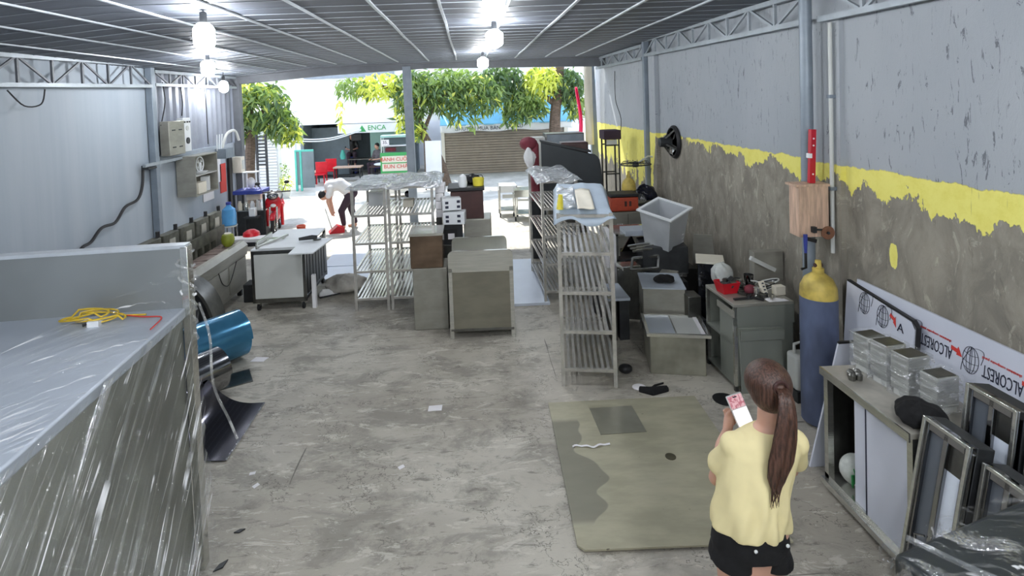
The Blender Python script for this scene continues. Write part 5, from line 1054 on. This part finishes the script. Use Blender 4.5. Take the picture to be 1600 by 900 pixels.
# café furniture
def stool(label, x, y, z0=0):
    t = T('red_chair', label, 'chair', (x, y, z0)); MB().box(-.2, .2, -.2, .2, .36, .40).build('seat', 'red', t, bev=.01); MB().box(-.2, .2, .17, .2, .4, .80).build('backrest', 'red', t, bev=.01)
    for a in (-.17, .17):
        for b in (-.17, .17): MB().bar((a*1.1, b*1.1, 0), (a, b, .36), .035).build('leg', 'red', t)
stool('red plastic chair at the left of the café tables', -5.30, 19.2); stool('red plastic chair standing behind the first red chair', -5.15, 20.0, 0.02)
def bench(label, x, y, w, h, m='wood'):
    t = T('cafe_table', label, 'table', (x, y, 0)); MB().box(0, w, 0, .5, h-.04, h).build('top', m, t)
    for a in (.03, w-.07):
        for b in (.03, .43): MB().box(a, a+.04, b, b+.04, 0, h-.04).build('leg', 'dark', t)
    MB().box(.07, w-.07, .2, .24, .2, .25).build('stretcher', 'dark', t)
bench('long wooden café table right of the red chairs', -4.95, 19.6, 1.0, .55); bench('wooden bench left of the red chair', -6.1, 19.4, .62, .45); bench('café table farther inside the café', -4.7, 20.9, 1.1, .70, 'steeld'); bench('small table in the café beside the food cart', -3.7, 19.9, .8, .5, 'brown')
put('teal_bottle_stack', MB().lathe([(0, 0), (.09, 0), (.11, .12), (.05, .34), (.0, .36)], 12), 'teal', (-4.9, 21.0, .702), 'teal bottle cluster on the inner café table', 'bottle')
put('white_plates', MB().ell((0, 0, .06), (.26, .2, .06)), 'white', (-3.3, 20.0, .502), 'white bowl on the small table beside the food cart', 'bowl')
# food cart with the sign
t = T('food_cart', 'glass food cart with a green and red sign board behind the middle post', 'cart', (-2.62, 16.0, 0))
MB().box(0, .86, 0, .5, .12, .80).build('body', 'steel', t); MB().box(.0, .86, 0, .5, 1.78, 1.84).build('roof', 'faint', t)
for x in (.0, .83):
    for y in (0, .47): MB().box(x, x+.03, y, y+.03, .8, 1.78).build('post', 'pale', t)
MB().box(.03, .83, .44, .46, 1.30, 1.75).build('rear_pane', 'greyf', t); MB().box(.03, .83, .02, .45, 1.52, 1.54).build('glass_shelf', 'paper', t); MB().box(.03, .25, -.02, 0, 1.56, 1.72).build('number_card', 'paper', t); text('35.', .13, frame((.14, -.024, 1.64), (1, 0, 0), (0, 0, 1)), 'ink', t)
MB().box(.12, .4, .1, .35, 1.36, 1.46).build('tray_food', 'maroon', t)
MB().box(-.02, .88, -.04, -.01, .74, 1.34).build('sign_board', 'green', t); MB().box(.03, .83, -.045, -.04, .80, 1.24).build('sign_face', 'papery', t)
text('BÁNH CUỐN', .15, frame((.43, -.05, 1.14), (1, 0, 0), (0, 0, 1)), 'redink', t, ext=.002); text('BÚN CHẢ', .16, frame((.43, -.05, .93), (1, 0, 0), (0, 0, 1)), 'redink', t, ext=.002); MB().box(.03, .83, -.05, -.045, 1.02, 1.05).build('sign_stripe', 'green', t)
for x in (.12, .74): MB().cyl((x, .0, .1), (x, .05, .1), .1, n=16).build('wheel', 'rubber', t)
t = T('white_board_sign', 'blank white board standing right of the middle post', 'board', (-1.42, 17.2, 0)); MB().box(0, .5, 0, .04, .05, 1.55).build('board', 'facade', t); MB().box(-.04, 0, 0, .05, 0, 1.55).build('edge', 'bark', t)
t = T('white_van_front', 'low white partition under the cream jamb of the shutter shop', 'partition', (3.45, 18.6, 0)); MB().box(0, .6, 0, .1, 0, 1.55).build('panel', 'papery', t)
# lattice metal frame at the far left trunk + white chair
t = T('metal_rack_frame', 'dark slotted post beside the trunk of the left tree', 'post', (-5.55, 14.2, 0)); MB().box(0, .05, 0, .05, 0, 2.1).box(.24, .29, 0, .05, 0, 2.1).build('upright', 'dark', t)
for i in range(9): MB().box(.05, .24, .01, .04, 1.3+i*.09, 1.34+i*.09).build('rung', 'dark', t)
# ---------------------------------------------------------------- entrance left: bottle stand, blue table, motorbike
t = T('blue_table', 'small blue-topped table with jars at the left of the entrance', 'table', (-5.02, 11.5, 0)); MB().box(0, .60, 0, .5, .98, 1.06).build('top', 'blue', t, bev=.01); MB().box(.05, .6, .05, .45, .0, .62).build('cabinet', 'dark', t); MB().box(.0, .64, .05, .45, .62, .64).build('shelf', 'steel', t)
for x in (0, .62):
    for y in (0, .46): MB().box(x, x+.04, y, y+.04, 0, .98).build('leg', 'dark', t)
for i in range(4): put('jar', MB().lathe([(0, 0), (.045, 0), (.05, .13), (.03, .16), (.03, .19), (0, .19)], 12), ['papery', 'steel', 'white', 'pale'][i], (-4.92+i*.13, 11.6, .642), ['cream jar', 'steel jar', 'white jar', 'grey jar'][i]+' on the shelf under the blue table top', 'jar')
put('shelf_carton', MB().box(0, .3, 0, .2, 0, .14), 'papery', (-4.82, 11.7, .835), 'cream carton squeezed under the blue table top', 'carton'); 
t = T('white_framed_rack', 'white framed glass box on the blue table', 'box', (-4.90, 11.75, 1.065)); 
for x in (0, .27):
    for y in (0, .2): MB().box(x, x+.02, y, y+.02, 0, .34).build('post', 'white', t)
MB().box(0, .29, 0, .22, .34, .36).build('top', 'white', t); MB().ell((.14, .1, .12), (.09, .06, .12)).build('white_bag', 'whitecloth', t)
t = T('water_bottle', 'big blue water bottle upright on a metal stand by the entrance', 'bottle', (-4.78, 10.75, .52)); MB().lathe([(0, 0), (.125, .0), (.135, .03), (.13, .12), (.135, .16), (.13, .24), (.12, .31), (.05, .37), (.04, .40), (.045, .44), (0, .44)], 22).build('bottle', 'bluew', t); MB().lathe([(.044, .40), (.05, .40), (.05, .45), (0, .45)], 14).build('cap', 'blue', t)
t = T('bottle_holder', 'metal stand carrying the blue water bottle', 'stand', (-4.78, 10.75, 0)); MB().lathe([(.14, .49), (.15, .515), (0, .515), (0, .49)], 18).build('seat', 'pale', t)
for a in (.8, 2.4, 4.0, 5.5): MB().bar((.16*cos(a), .16*sin(a), 0), (.11*cos(a), .11*sin(a), .5), .02).build('leg', 'steel', t)
put('dark_oil_can', MB().lathe([(0, 0), (.12, 0), (.12, .3), (.05, .36), (.0, .36)], 16), 'dark', (-4.95, 10.3, 0), 'dark can on the floor behind the end of the range', 'can')
t = T('white_jug_small', 'white plastic can hanging at the handlebar side of the motorbike', 'can', (-4.62, 11.28, .55)); MB().box(0, .14, 0, .12, 0, .18).build('can', 'white', t, bev=.02); MB().box(-.1, .2, -.05, .15, -.03, .0).build('tray', 'dark', t); MB().box(-.1, -.07, .02, .05, -.55, -.03).build('tray_leg', 'dark', t)
# motorbike facing the camera
t = T('red_motorbike', 'red motor scooter parked at the entrance facing into the shop', 'motorbike', (-4.18, 11.45, 0), 14)
def wheel(y): 
    b = MB().tube([(0, y+.235*cos(a), .27+.235*sin(a)) for a in [i*2*pi/26 for i in range(27)]], .038, 8).build('tyre', 'rubber', t)
    mb = MB().tube([(0, y+.195*cos(a), .27+.195*sin(a)) for a in [i*2*pi/26 for i in range(27)]], .014, 6).cyl((-.05, y, .27), (.05, y, .27), .035, n=10)
    for k in range(10): a = k*pi/5; mb.bar((0, y, .27), (0, y+.19*cos(a), .27+.19*sin(a)), .008)
    mb.build('rim', 'steel', b)
wheel(0); wheel(1.2)
for s in (-1, 1): MB().bar((s*.07, .0, .27), (s*.07, .18, .78), .035).build('fork', 'steel', t)
MB().loft([[Vector((.055*cos(a), .235*1.25*cos(b)+0, .27+.235*1.25*sin(b)+.02*sin(a))) for a in [k*pi/4 for k in range(8)]] for b in [R(62+i*9) for i in range(9)]]).build('mudguard', 'red', t)
MB().loft([[Vector((w*cos(a), y+.05*sin(a), z)) for a in [k*pi/6 for k in range(12)]] for z, w, y in ((.60, .07, .20), (.66, .13, .18), (.74, .17, .16), (.84, .15, .16), (.92, .09, .2))]).build('front_shield', 'red', t)
for s in (-1, 1): MB().loft([[Vector((s*(.15+.035*cos(a)), .36+.06*sin(a), z)) for a in [k*pi/4 for k in range(8)]] for z in (.25, .45, .72)]).build('leg_shield', 'red', t)
MB().ell((0, .08, .93), (.12, .10, .08), 14, 8).build('headlamp_cover', 'dark', t); MB().ell((0, .0, .92), (.08, .04, .05), 12, 8).build('headlamp', 'mirror', t); MB().ell((0, .10, .72), (.06, .05, .04)).build('badge_lamp', 'white', t)
MB().tube([(-.34, .28, .98), (-.12, .16, 1.0), (.12, .16, 1.0), (.34, .28, .98)], .016, 7).build('handlebar', 'black', t)
for s in (-1, 1): m_ = MB().bar((s*.2, .18, 1.0), (s*.27, .14, 1.17), .01).build('mirror_stem', 'black', t); MB().ell((s*.29, .13, 1.2), (.055, .015, .035)).build('mirror', 'dark', m_)
MB().loft([[Vector((w*cos(a), y, z+.06*sin(a))) for a in [k*pi/5 for k in range(10)]] for y, w, z in ((.6, .09, .72), (.8, .13, .76), (1.1, .12, .78), (1.4, .07, .80))]).build('seat', 'black', t)
MB().loft([[Vector((w*cos(a), y, z+h*sin(a))) for a in [k*pi/5 for k in range(10)]] for y, w, z, h in ((.35, .07, .4, .08), (.7, .14, .5, .16), (1.1, .15, .58, .16), (1.5, .06, .66, .07))]).build('body', 'red', t)
MB().bar((-.1, .75, .0), (-.04, .75, .35), .025).build('side_stand', 'dark', t)
put('red_bucket', MB().lathe([(0, 0), (.08, 0), (.10, .2), (.09, .2), (0, .02)], 14), 'orange', (-3.75, 11.9, 0), 'small orange-red bucket right of the motorbike', 'bucket')
# ---------------------------------------------------------------- people
def cap(mb, pts, rs, n=12):
    """closed limb: tapered tube with round ends"""
    pts = [Vector(p) for p in pts]
    mb.tube(pts, rs, n)
    for p, r in ((pts[0], rs[0]), (pts[-1], rs[-1])): mb.ell(p, r*.995, n, 8)
    for p, r in list(zip(pts, rs))[1:-1]: mb.ell(p, r*.998, n, 8)
    return mb
def rings(mb, spec, n=24):
    """spec: (cx,cy,z,rx,ry)"""
    return mb.loft([[Vector((cx+rx*cos(2*pi*j/n), cy+ry*sin(2*pi*j/n), z)) for j in range(n)] for cx, cy, z, rx, ry in spec])
def finger(mb, base, d, nrm, L, r, curl):
    p = Vector(base); d = Vector(d).normalized(); n = Vector(nrm).normalized(); pts = [p.copy()]; rs = [r]
    for k, f in enumerate((.45, .3, .25)):
        ax = d.cross(n).normalized(); d = Matrix.Rotation(curl*(.6+.4*k), 3, ax) @ d; p = p+d*L*f; pts.append(p.copy()); rs.append(r*(.95-.13*k))
    return cap(mb, pts, rs, 8)
w = T('person', 'woman seen from behind in a pale yellow t-shirt and black shorts, holding a phone', 'person', (1.255, 2.45, 0)); w.scale = (.97, .97, .965)
b = MB()
# trunk: z, local x,y
rings(b, [(-.02, .0, .60, .13, .10), (-.01, 0, .70, .165, .12), (0, 0, .78, .17, .125), (.01, 0, .88, .145, .105), (.03, .01, 1.0, .135, .095), (.06, .02, 1.10, .15, .10), (.085, .03, 1.19, .15, .085), (.10, .035, 1.225, .09, .07), (.11, .04, 1.26, .05, .05), (.12, .05, 1.34, .05, .05)])
b.ell((.125, .085, 1.43), (.078, .095, .105), 20, 14); b.ell((.125, .125, 1.385), (.05, .06, .055), 14, 10)          # skull, jaw
b.ell((.125, .183, 1.415), (.012, .018, .022), 8, 6); b.ell((.125, .172, 1.375), (.022, .012, .008), 8, 6)              # nose, lips
for s in (-1, 1):
    b.ell((.125+s*.08, .08, 1.42), (.012, .022, .032), 8, 6)                                                            # ears
    cap(b, [(-.01+s*.085, 0, .74), (-.01+s*.09, .01, .46), (-.01+s*.09, .0, .12), (-.01+s*.09, .0, .06)], [.088, .062, .036, .036])
    cap(b, [(-.01+s*.09, -.02, .035), (-.01+s*.10, .06, .035), (-.01+s*.105, .15, .025)], [.035, .036, .025], 10)
# left arm up to the phone, right arm folded to it
cap(b, [(-.06, .03, 1.165), (-.115, .13, .935), (-.02, .27, 1.01), (.06, .35, 1.055)], [.038, .036, .030, .022])
cap(b, [(.23, .03, 1.165), (.285, .15, .945), (.23, .26, .99), (.165, .35, 1.045)], [.038, .036, .030, .022])
body = remesh('body', b, 'skin', .0085, 5, w)
h = MB()   # left hand: palm, four fingers round the phone back, thumb
cap(h, [(.045, .335, 1.045), (.075, .375, 1.075), (.085, .39, 1.09)], [.024, .028, .026], 12)
for k, (L, z) in enumerate(((.062, 1.055), (.070, 1.075), (.067, 1.095), (.055, 1.113))): finger(h, (.075-.004*k, .405, z), (.55, .72, .18), (1, -.4, 0), L, .0085, .75)
finger(h, (.060, .375, 1.085), (.25, .12, .9), (1, 0, 0), .062, .010, .25)
remesh('hand', h, 'skin', .0045, 3, w)
h = MB()
cap(h, [(.175, .34, 1.035), (.155, .375, 1.06), (.148, .385, 1.075)], [.023, .027, .025], 12)
for k, (L, z) in enumerate(((.058, 1.035), (.066, 1.052), (.064, 1.07), (.055, 1.088))): finger(h, (.160-.003*k, .402, z), (-.55, .70, .25), (-1, -.4, 0), L, .0085, .7)
finger(h, (.152, .372, 1.08), (-.45, -.05, .85), (-1, 0, 0), .060, .010, .35)
remesh('hand', h, 'skin', .0045, 3, w)
# t-shirt
s_ = MB(); n = 28
rings(s_, [(-.015, -.005, .795, .180, .135), (-.01, -.005, .83, .178, .134), (0, 0, .90, .174, .130), (.02, .005, 1.0, .172, .122), (.045, .015, 1.08, .176, .118), (.07, .022, 1.15, .182, .112), (.085, .03, 1.195, .172, .098), (.095, .035, 1.225, .12, .082), (.105, .04, 1.245, .070, .066)])
for sx in (-1, 1): cap(s_, [(.085+sx*.105, .03, 1.168), (.085+sx*.15, .035, 1.162), (.085+sx*.168, .06, 1.10), (.085+sx*.190, .10, 1.035)], [.068, .066, .056, .060], 14)
shirt = remesh('t_shirt', s_, 'shirt', .008, 4, w)
for v in shirt.data.vertices:      # cloth folds, loose hem
    x, y, z = v.co; f = max(0, min(1, (1.12-z)/.25))
    a = math.atan2(y, x-.02); k = .009*f*(sin(7*a+14*z)+.6*sin(13*a-22*z+1))
    if z < 1.15: v.co.x += k*cos(a); v.co.y += k*sin(a)
shirt.data.update()
# shorts
s_ = MB(); rings(s_, [(-.015, 0, .69, .176, .134), (-.012, 0, .72, .184, .138), (-.01, 0, .76, .178, .134), (-.008, 0, .82, .166, .126), (-.005, 0, .84, .155, .12)])
for sx in (-1, 1): rings(s_, [(-.012+sx*.095, 0, .625, .102, .115), (-.012+sx*.09, 0, .65, .102, .118), (-.012+sx*.08, 0, .70, .095, .12)])
remesh('shorts', s_, 'blackcloth', .009, 3, w)
for (x, y, z) in ((-.055, -.138, .775), (.10, -.128, .785)): MB().ell((x, y, z), (.009, .006, .009), 10, 6).build('button', 'white', w)
# hair: cap, tie and ponytail
hh = MB(); hh.ell((.125, .062, 1.455), (.107, .115, .110), 22, 14); hh.ell((.125, .035, 1.41), (.096, .085, .085), 18, 10); hh.ell((.125, -.03, 1.475), (.035, .035, .035), 12, 8)
hr = remesh('hair', hh, 'hair', .007, 4, w)
hh = MB()
def pony(t_): 
    P = [(.125, -.045, 1.49), (.122, -.095, 1.47), (.112, -.12, 1.39), (.095, -.13, 1.29), (.072, -.135, 1.19), (.055, -.13, 1.11), (.045, -.13, 1.05)]; return P
P = smooth_pts(pony(0), 5); rad = [.022, .030, .042, .052, .054, .042, .012]
rs = []
for i in range(len(P)):
    q = i/(len(P)-1)*(len(rad)-1); a = min(int(q), len(rad)-2); rs.append(rad[a]+(rad[a+1]-rad[a])*(q-a))
R_ = []; nn = 36
for i, p in enumerate(P):
    R_.append([Vector((p.x+rs[i]*cos(2*pi*j/nn)*(1+.10*sin(9*2*pi*j/nn+i*.15)+.05*sin(17*2*pi*j/nn)), p.y+rs[i]*.55*sin(2*pi*j/nn)*(1+.10*sin(9*2*pi*j/nn)), p.z-(.03*rs[i]/.05*max(0, i-22)/8*sin(5*2*pi*j/nn)))) for j in range(nn)])
hh.loft(R_).build('ponytail', 'hair', w, smooth=80)
for k in range(9): a = k*.7; MB().tube(smooth_pts([(.065+.03*cos(a), -.13+.012*sin(a), 1.14), (.05+.022*cos(a), -.13, 1.06), (.04+.02*cos(a+1), -.13, .98+.02*sin(k*2))], 4), [.006*(1-i/9.5) for i in range(9)], 5).build('hair_strand', 'hair', w)
MB().tube([(.125+.03*cos(a), -.052, 1.487+.03*sin(a)) for a in [i*pi/6 for i in range(13)]], .008, 6).build('hair_tie', 'brown', w)
for s in (-1, 1): 
    e = MB().ell((.125+s*.03, .163, 1.435), (.012, .009, .008), 10, 6).build('eye', 'white', w); MB().ell((.125+s*.03, .1705, 1.435), (.005, .003, .005), 8, 6).build('iris', 'black', e)
# phone
t = T('phone', 'pink-white phone held up by the woman, screen lit', 'phone', (1.362, 2.745, 1.115), rot=(R(-28), R(-12), R(6))); t.scale = (1.1, 1.1, 1.1)
MB().box(-.040, .040, .0, .009, -.085, .085).build('case', 'white', t, bev=.006); MB().box(-.036, .036, -.001, .0, -.08, .022).build('screen', 'screen', t); MB().box(-.036, .036, -.001, .0, .026, .08).build('picture_area', 'screen2', t); MB().box(-.010, .010, -.002, -.001, .070, .075).build('camera_slot', 'ink', t)
# bending man outside
def simple_person(label, loc, rz, parts, hair=True):
    t = T('person', label, 'person', loc, rz)
    for nm, m, fn, vx in parts:
        mb = MB(); fn(mb); remesh(nm, mb, m, vx, 3, t)
    return t
def bm(mb):
    for s in (-1, 1):
        cap(mb, [(.30, s*.09, .76), (.20+s*.10, s*.10, .42), (.26+s*.12, s*.10, .08)], [.09, .065, .04]); cap(mb, [(.26+s*.12, s*.1, .04), (.12+s*.12, s*.1, .035)], [.04, .035])
    cap(mb, [(.32, 0, .80), (.10, 0, .98), (-.12, 0, .97)], [.12, .12, .12]); cap(mb, [(-.12, 0, .95), (-.24, 0, .84)], [.06, .05]); mb.ell((-.29, 0, .77), (.10, .085, .11))
    cap(mb, [(-.12, .16, .94), (-.16, .18, .62), (-.10, .14, .34)], [.05, .042, .032]); cap(mb, [(-.12, -.16, .94), (-.18, -.16, .66), (-.12, -.1, .40)], [.05, .042, .032])
    for s in (-1, 1):
        for k in range(4): cap(mb, [(-.10-.012*k, s*.13+.012*k, .33 if s > 0 else .39), (-.08-.012*k, s*.13+.012*k, .26 if s > 0 else .32)], [.012, .009], 6)
        cap(mb, [(-.08, s*.12, .36), (-.04, s*.11, .31)], [.012, .01], 6)
def bs(mb): cap(mb, [(.28, 0, .84), (.08, 0, 1.0), (-.13, 0, .98)], [.145, .15, .14]); cap(mb, [(-.11, .15, .95), (-.14, .18, .76)], [.07, .065]); cap(mb, [(-.11, -.15, .95), (-.16, -.17, .78)], [.07, .065])
def bp(mb):
    cap(mb, [(.34, 0, .80), (.28, 0, .76)], [.135, .13])
    for s in (-1, 1): cap(mb, [(.30, s*.09, .74), (.20+s*.10, s*.10, .42), (.26+s*.12, s*.10, .12)], [.105, .08, .055])
def bh(mb): mb.ell((-.305, 0, .79), (.105, .095, .105))
simple_person('man in a white shirt and dark trousers bending over on the sunlit pavement', (-3.05, 12.3, 0), 8, [('body', 'skin', bm, .012), ('shirt', 'whitecloth', bs, .015), ('trousers', 'cloth_dark', bp, .015), ('hair', 'black', bh, .015)])
t = T('red_dustpan', 'red dustpan on the ground at the feet of the bending man', 'dustpan', (-3.0, 11.95, 0), 20); MB().prism([(-.16, 0), (.16, 0), (.16, .10), (.02, .16), (-.16, .02)], 'y', -.12, .12).build('pan', 'red', t); MB().tube([(-.1, 0, .1), (-.22, 0, .55)], .012, 6).build('handle', 'pale', t)
def sit(label, loc, rz, cl, tr='cloth_dark'):
    def b1(mb):
        for s in (-1, 1): cap(mb, [(s*.1, 0, .48), (s*.12, -.38, .48), (s*.12, -.36, .08)], [.085, .065, .045]); cap(mb, [(s*.12, -.36, .04), (s*.12, -.5, .03)], [.04, .03]); cap(mb, [(s*.19, 0, .92), (s*.22, -.08, .68), (s*.10, -.32, .66)], [.05, .04, .03]); mb.ell((s*.08, -.36, .66), (.035, .05, .02))
        cap(mb, [(0, .02, .5), (0, .03, .75), (0, .0, .9)], [.14, .13, .13]); cap(mb, [(0, 0, .95), (0, -.03, 1.06)], [.055, .05]); mb.ell((0, -.05, 1.15), (.08, .10, .115)); mb.ell((0, -.15, 1.14), (.013, .02, .02))
    def b2(mb): 
        cap(mb, [(0, .02, .52), (0, .03, .75), (0, .0, .9)], [.16, .155, .15])
        for s in (-1, 1): cap(mb, [(s*.17, 0, .93), (s*.23, -.06, .74)], [.075, .065])
    def b3(mb):
        for s in (-1, 1): cap(mb, [(s*.09, .02, .48), (s*.12, -.38, .48), (s*.12, -.36, .14)], [.105, .085, .06])
    def b4(mb): mb.ell((0, -.03, 1.19), (.092, .105, .10))
    simple_person(label, loc, rz, [('body', 'skin', b1, .015), ('top', cl, b2, .018), ('trousers', tr, b3, .018), ('hair', 'black', b4, .018)])
sit('person in dark clothes seated at the inner café table', (-4.75, 21.95, .35), 10, 'black'); sit('person in grey top seated in the café toward the food cart', (-3.55, 21.0, .0), -40, 'greycloth'); sit('person in a pale top seated by the small café table', (-3.0, 20.8, .0), 30, 'whitecloth')
for x, y, z in ((-4.75, 21.95, .35), (-3.55, 21.0, 0), (-3.0, 20.8, 0)): 
    t = T('stool', 'low stool under the '+{(-4.75): 'person in dark clothes', (-3.55): 'person in the grey top', (-3.0): 'person in the pale top'}[x], 'stool', (x, y, 0)); MB().box(-.16, .16, -.16, .16, z+.32, z+.355).build('seat', 'blue', t)
    for a in (-.13, .13):
        for b_ in (-.13, .13): MB().bar((a, b_, 0), (a*.9, b_*.9, z+.32), .03).build('leg', 'blue', t)
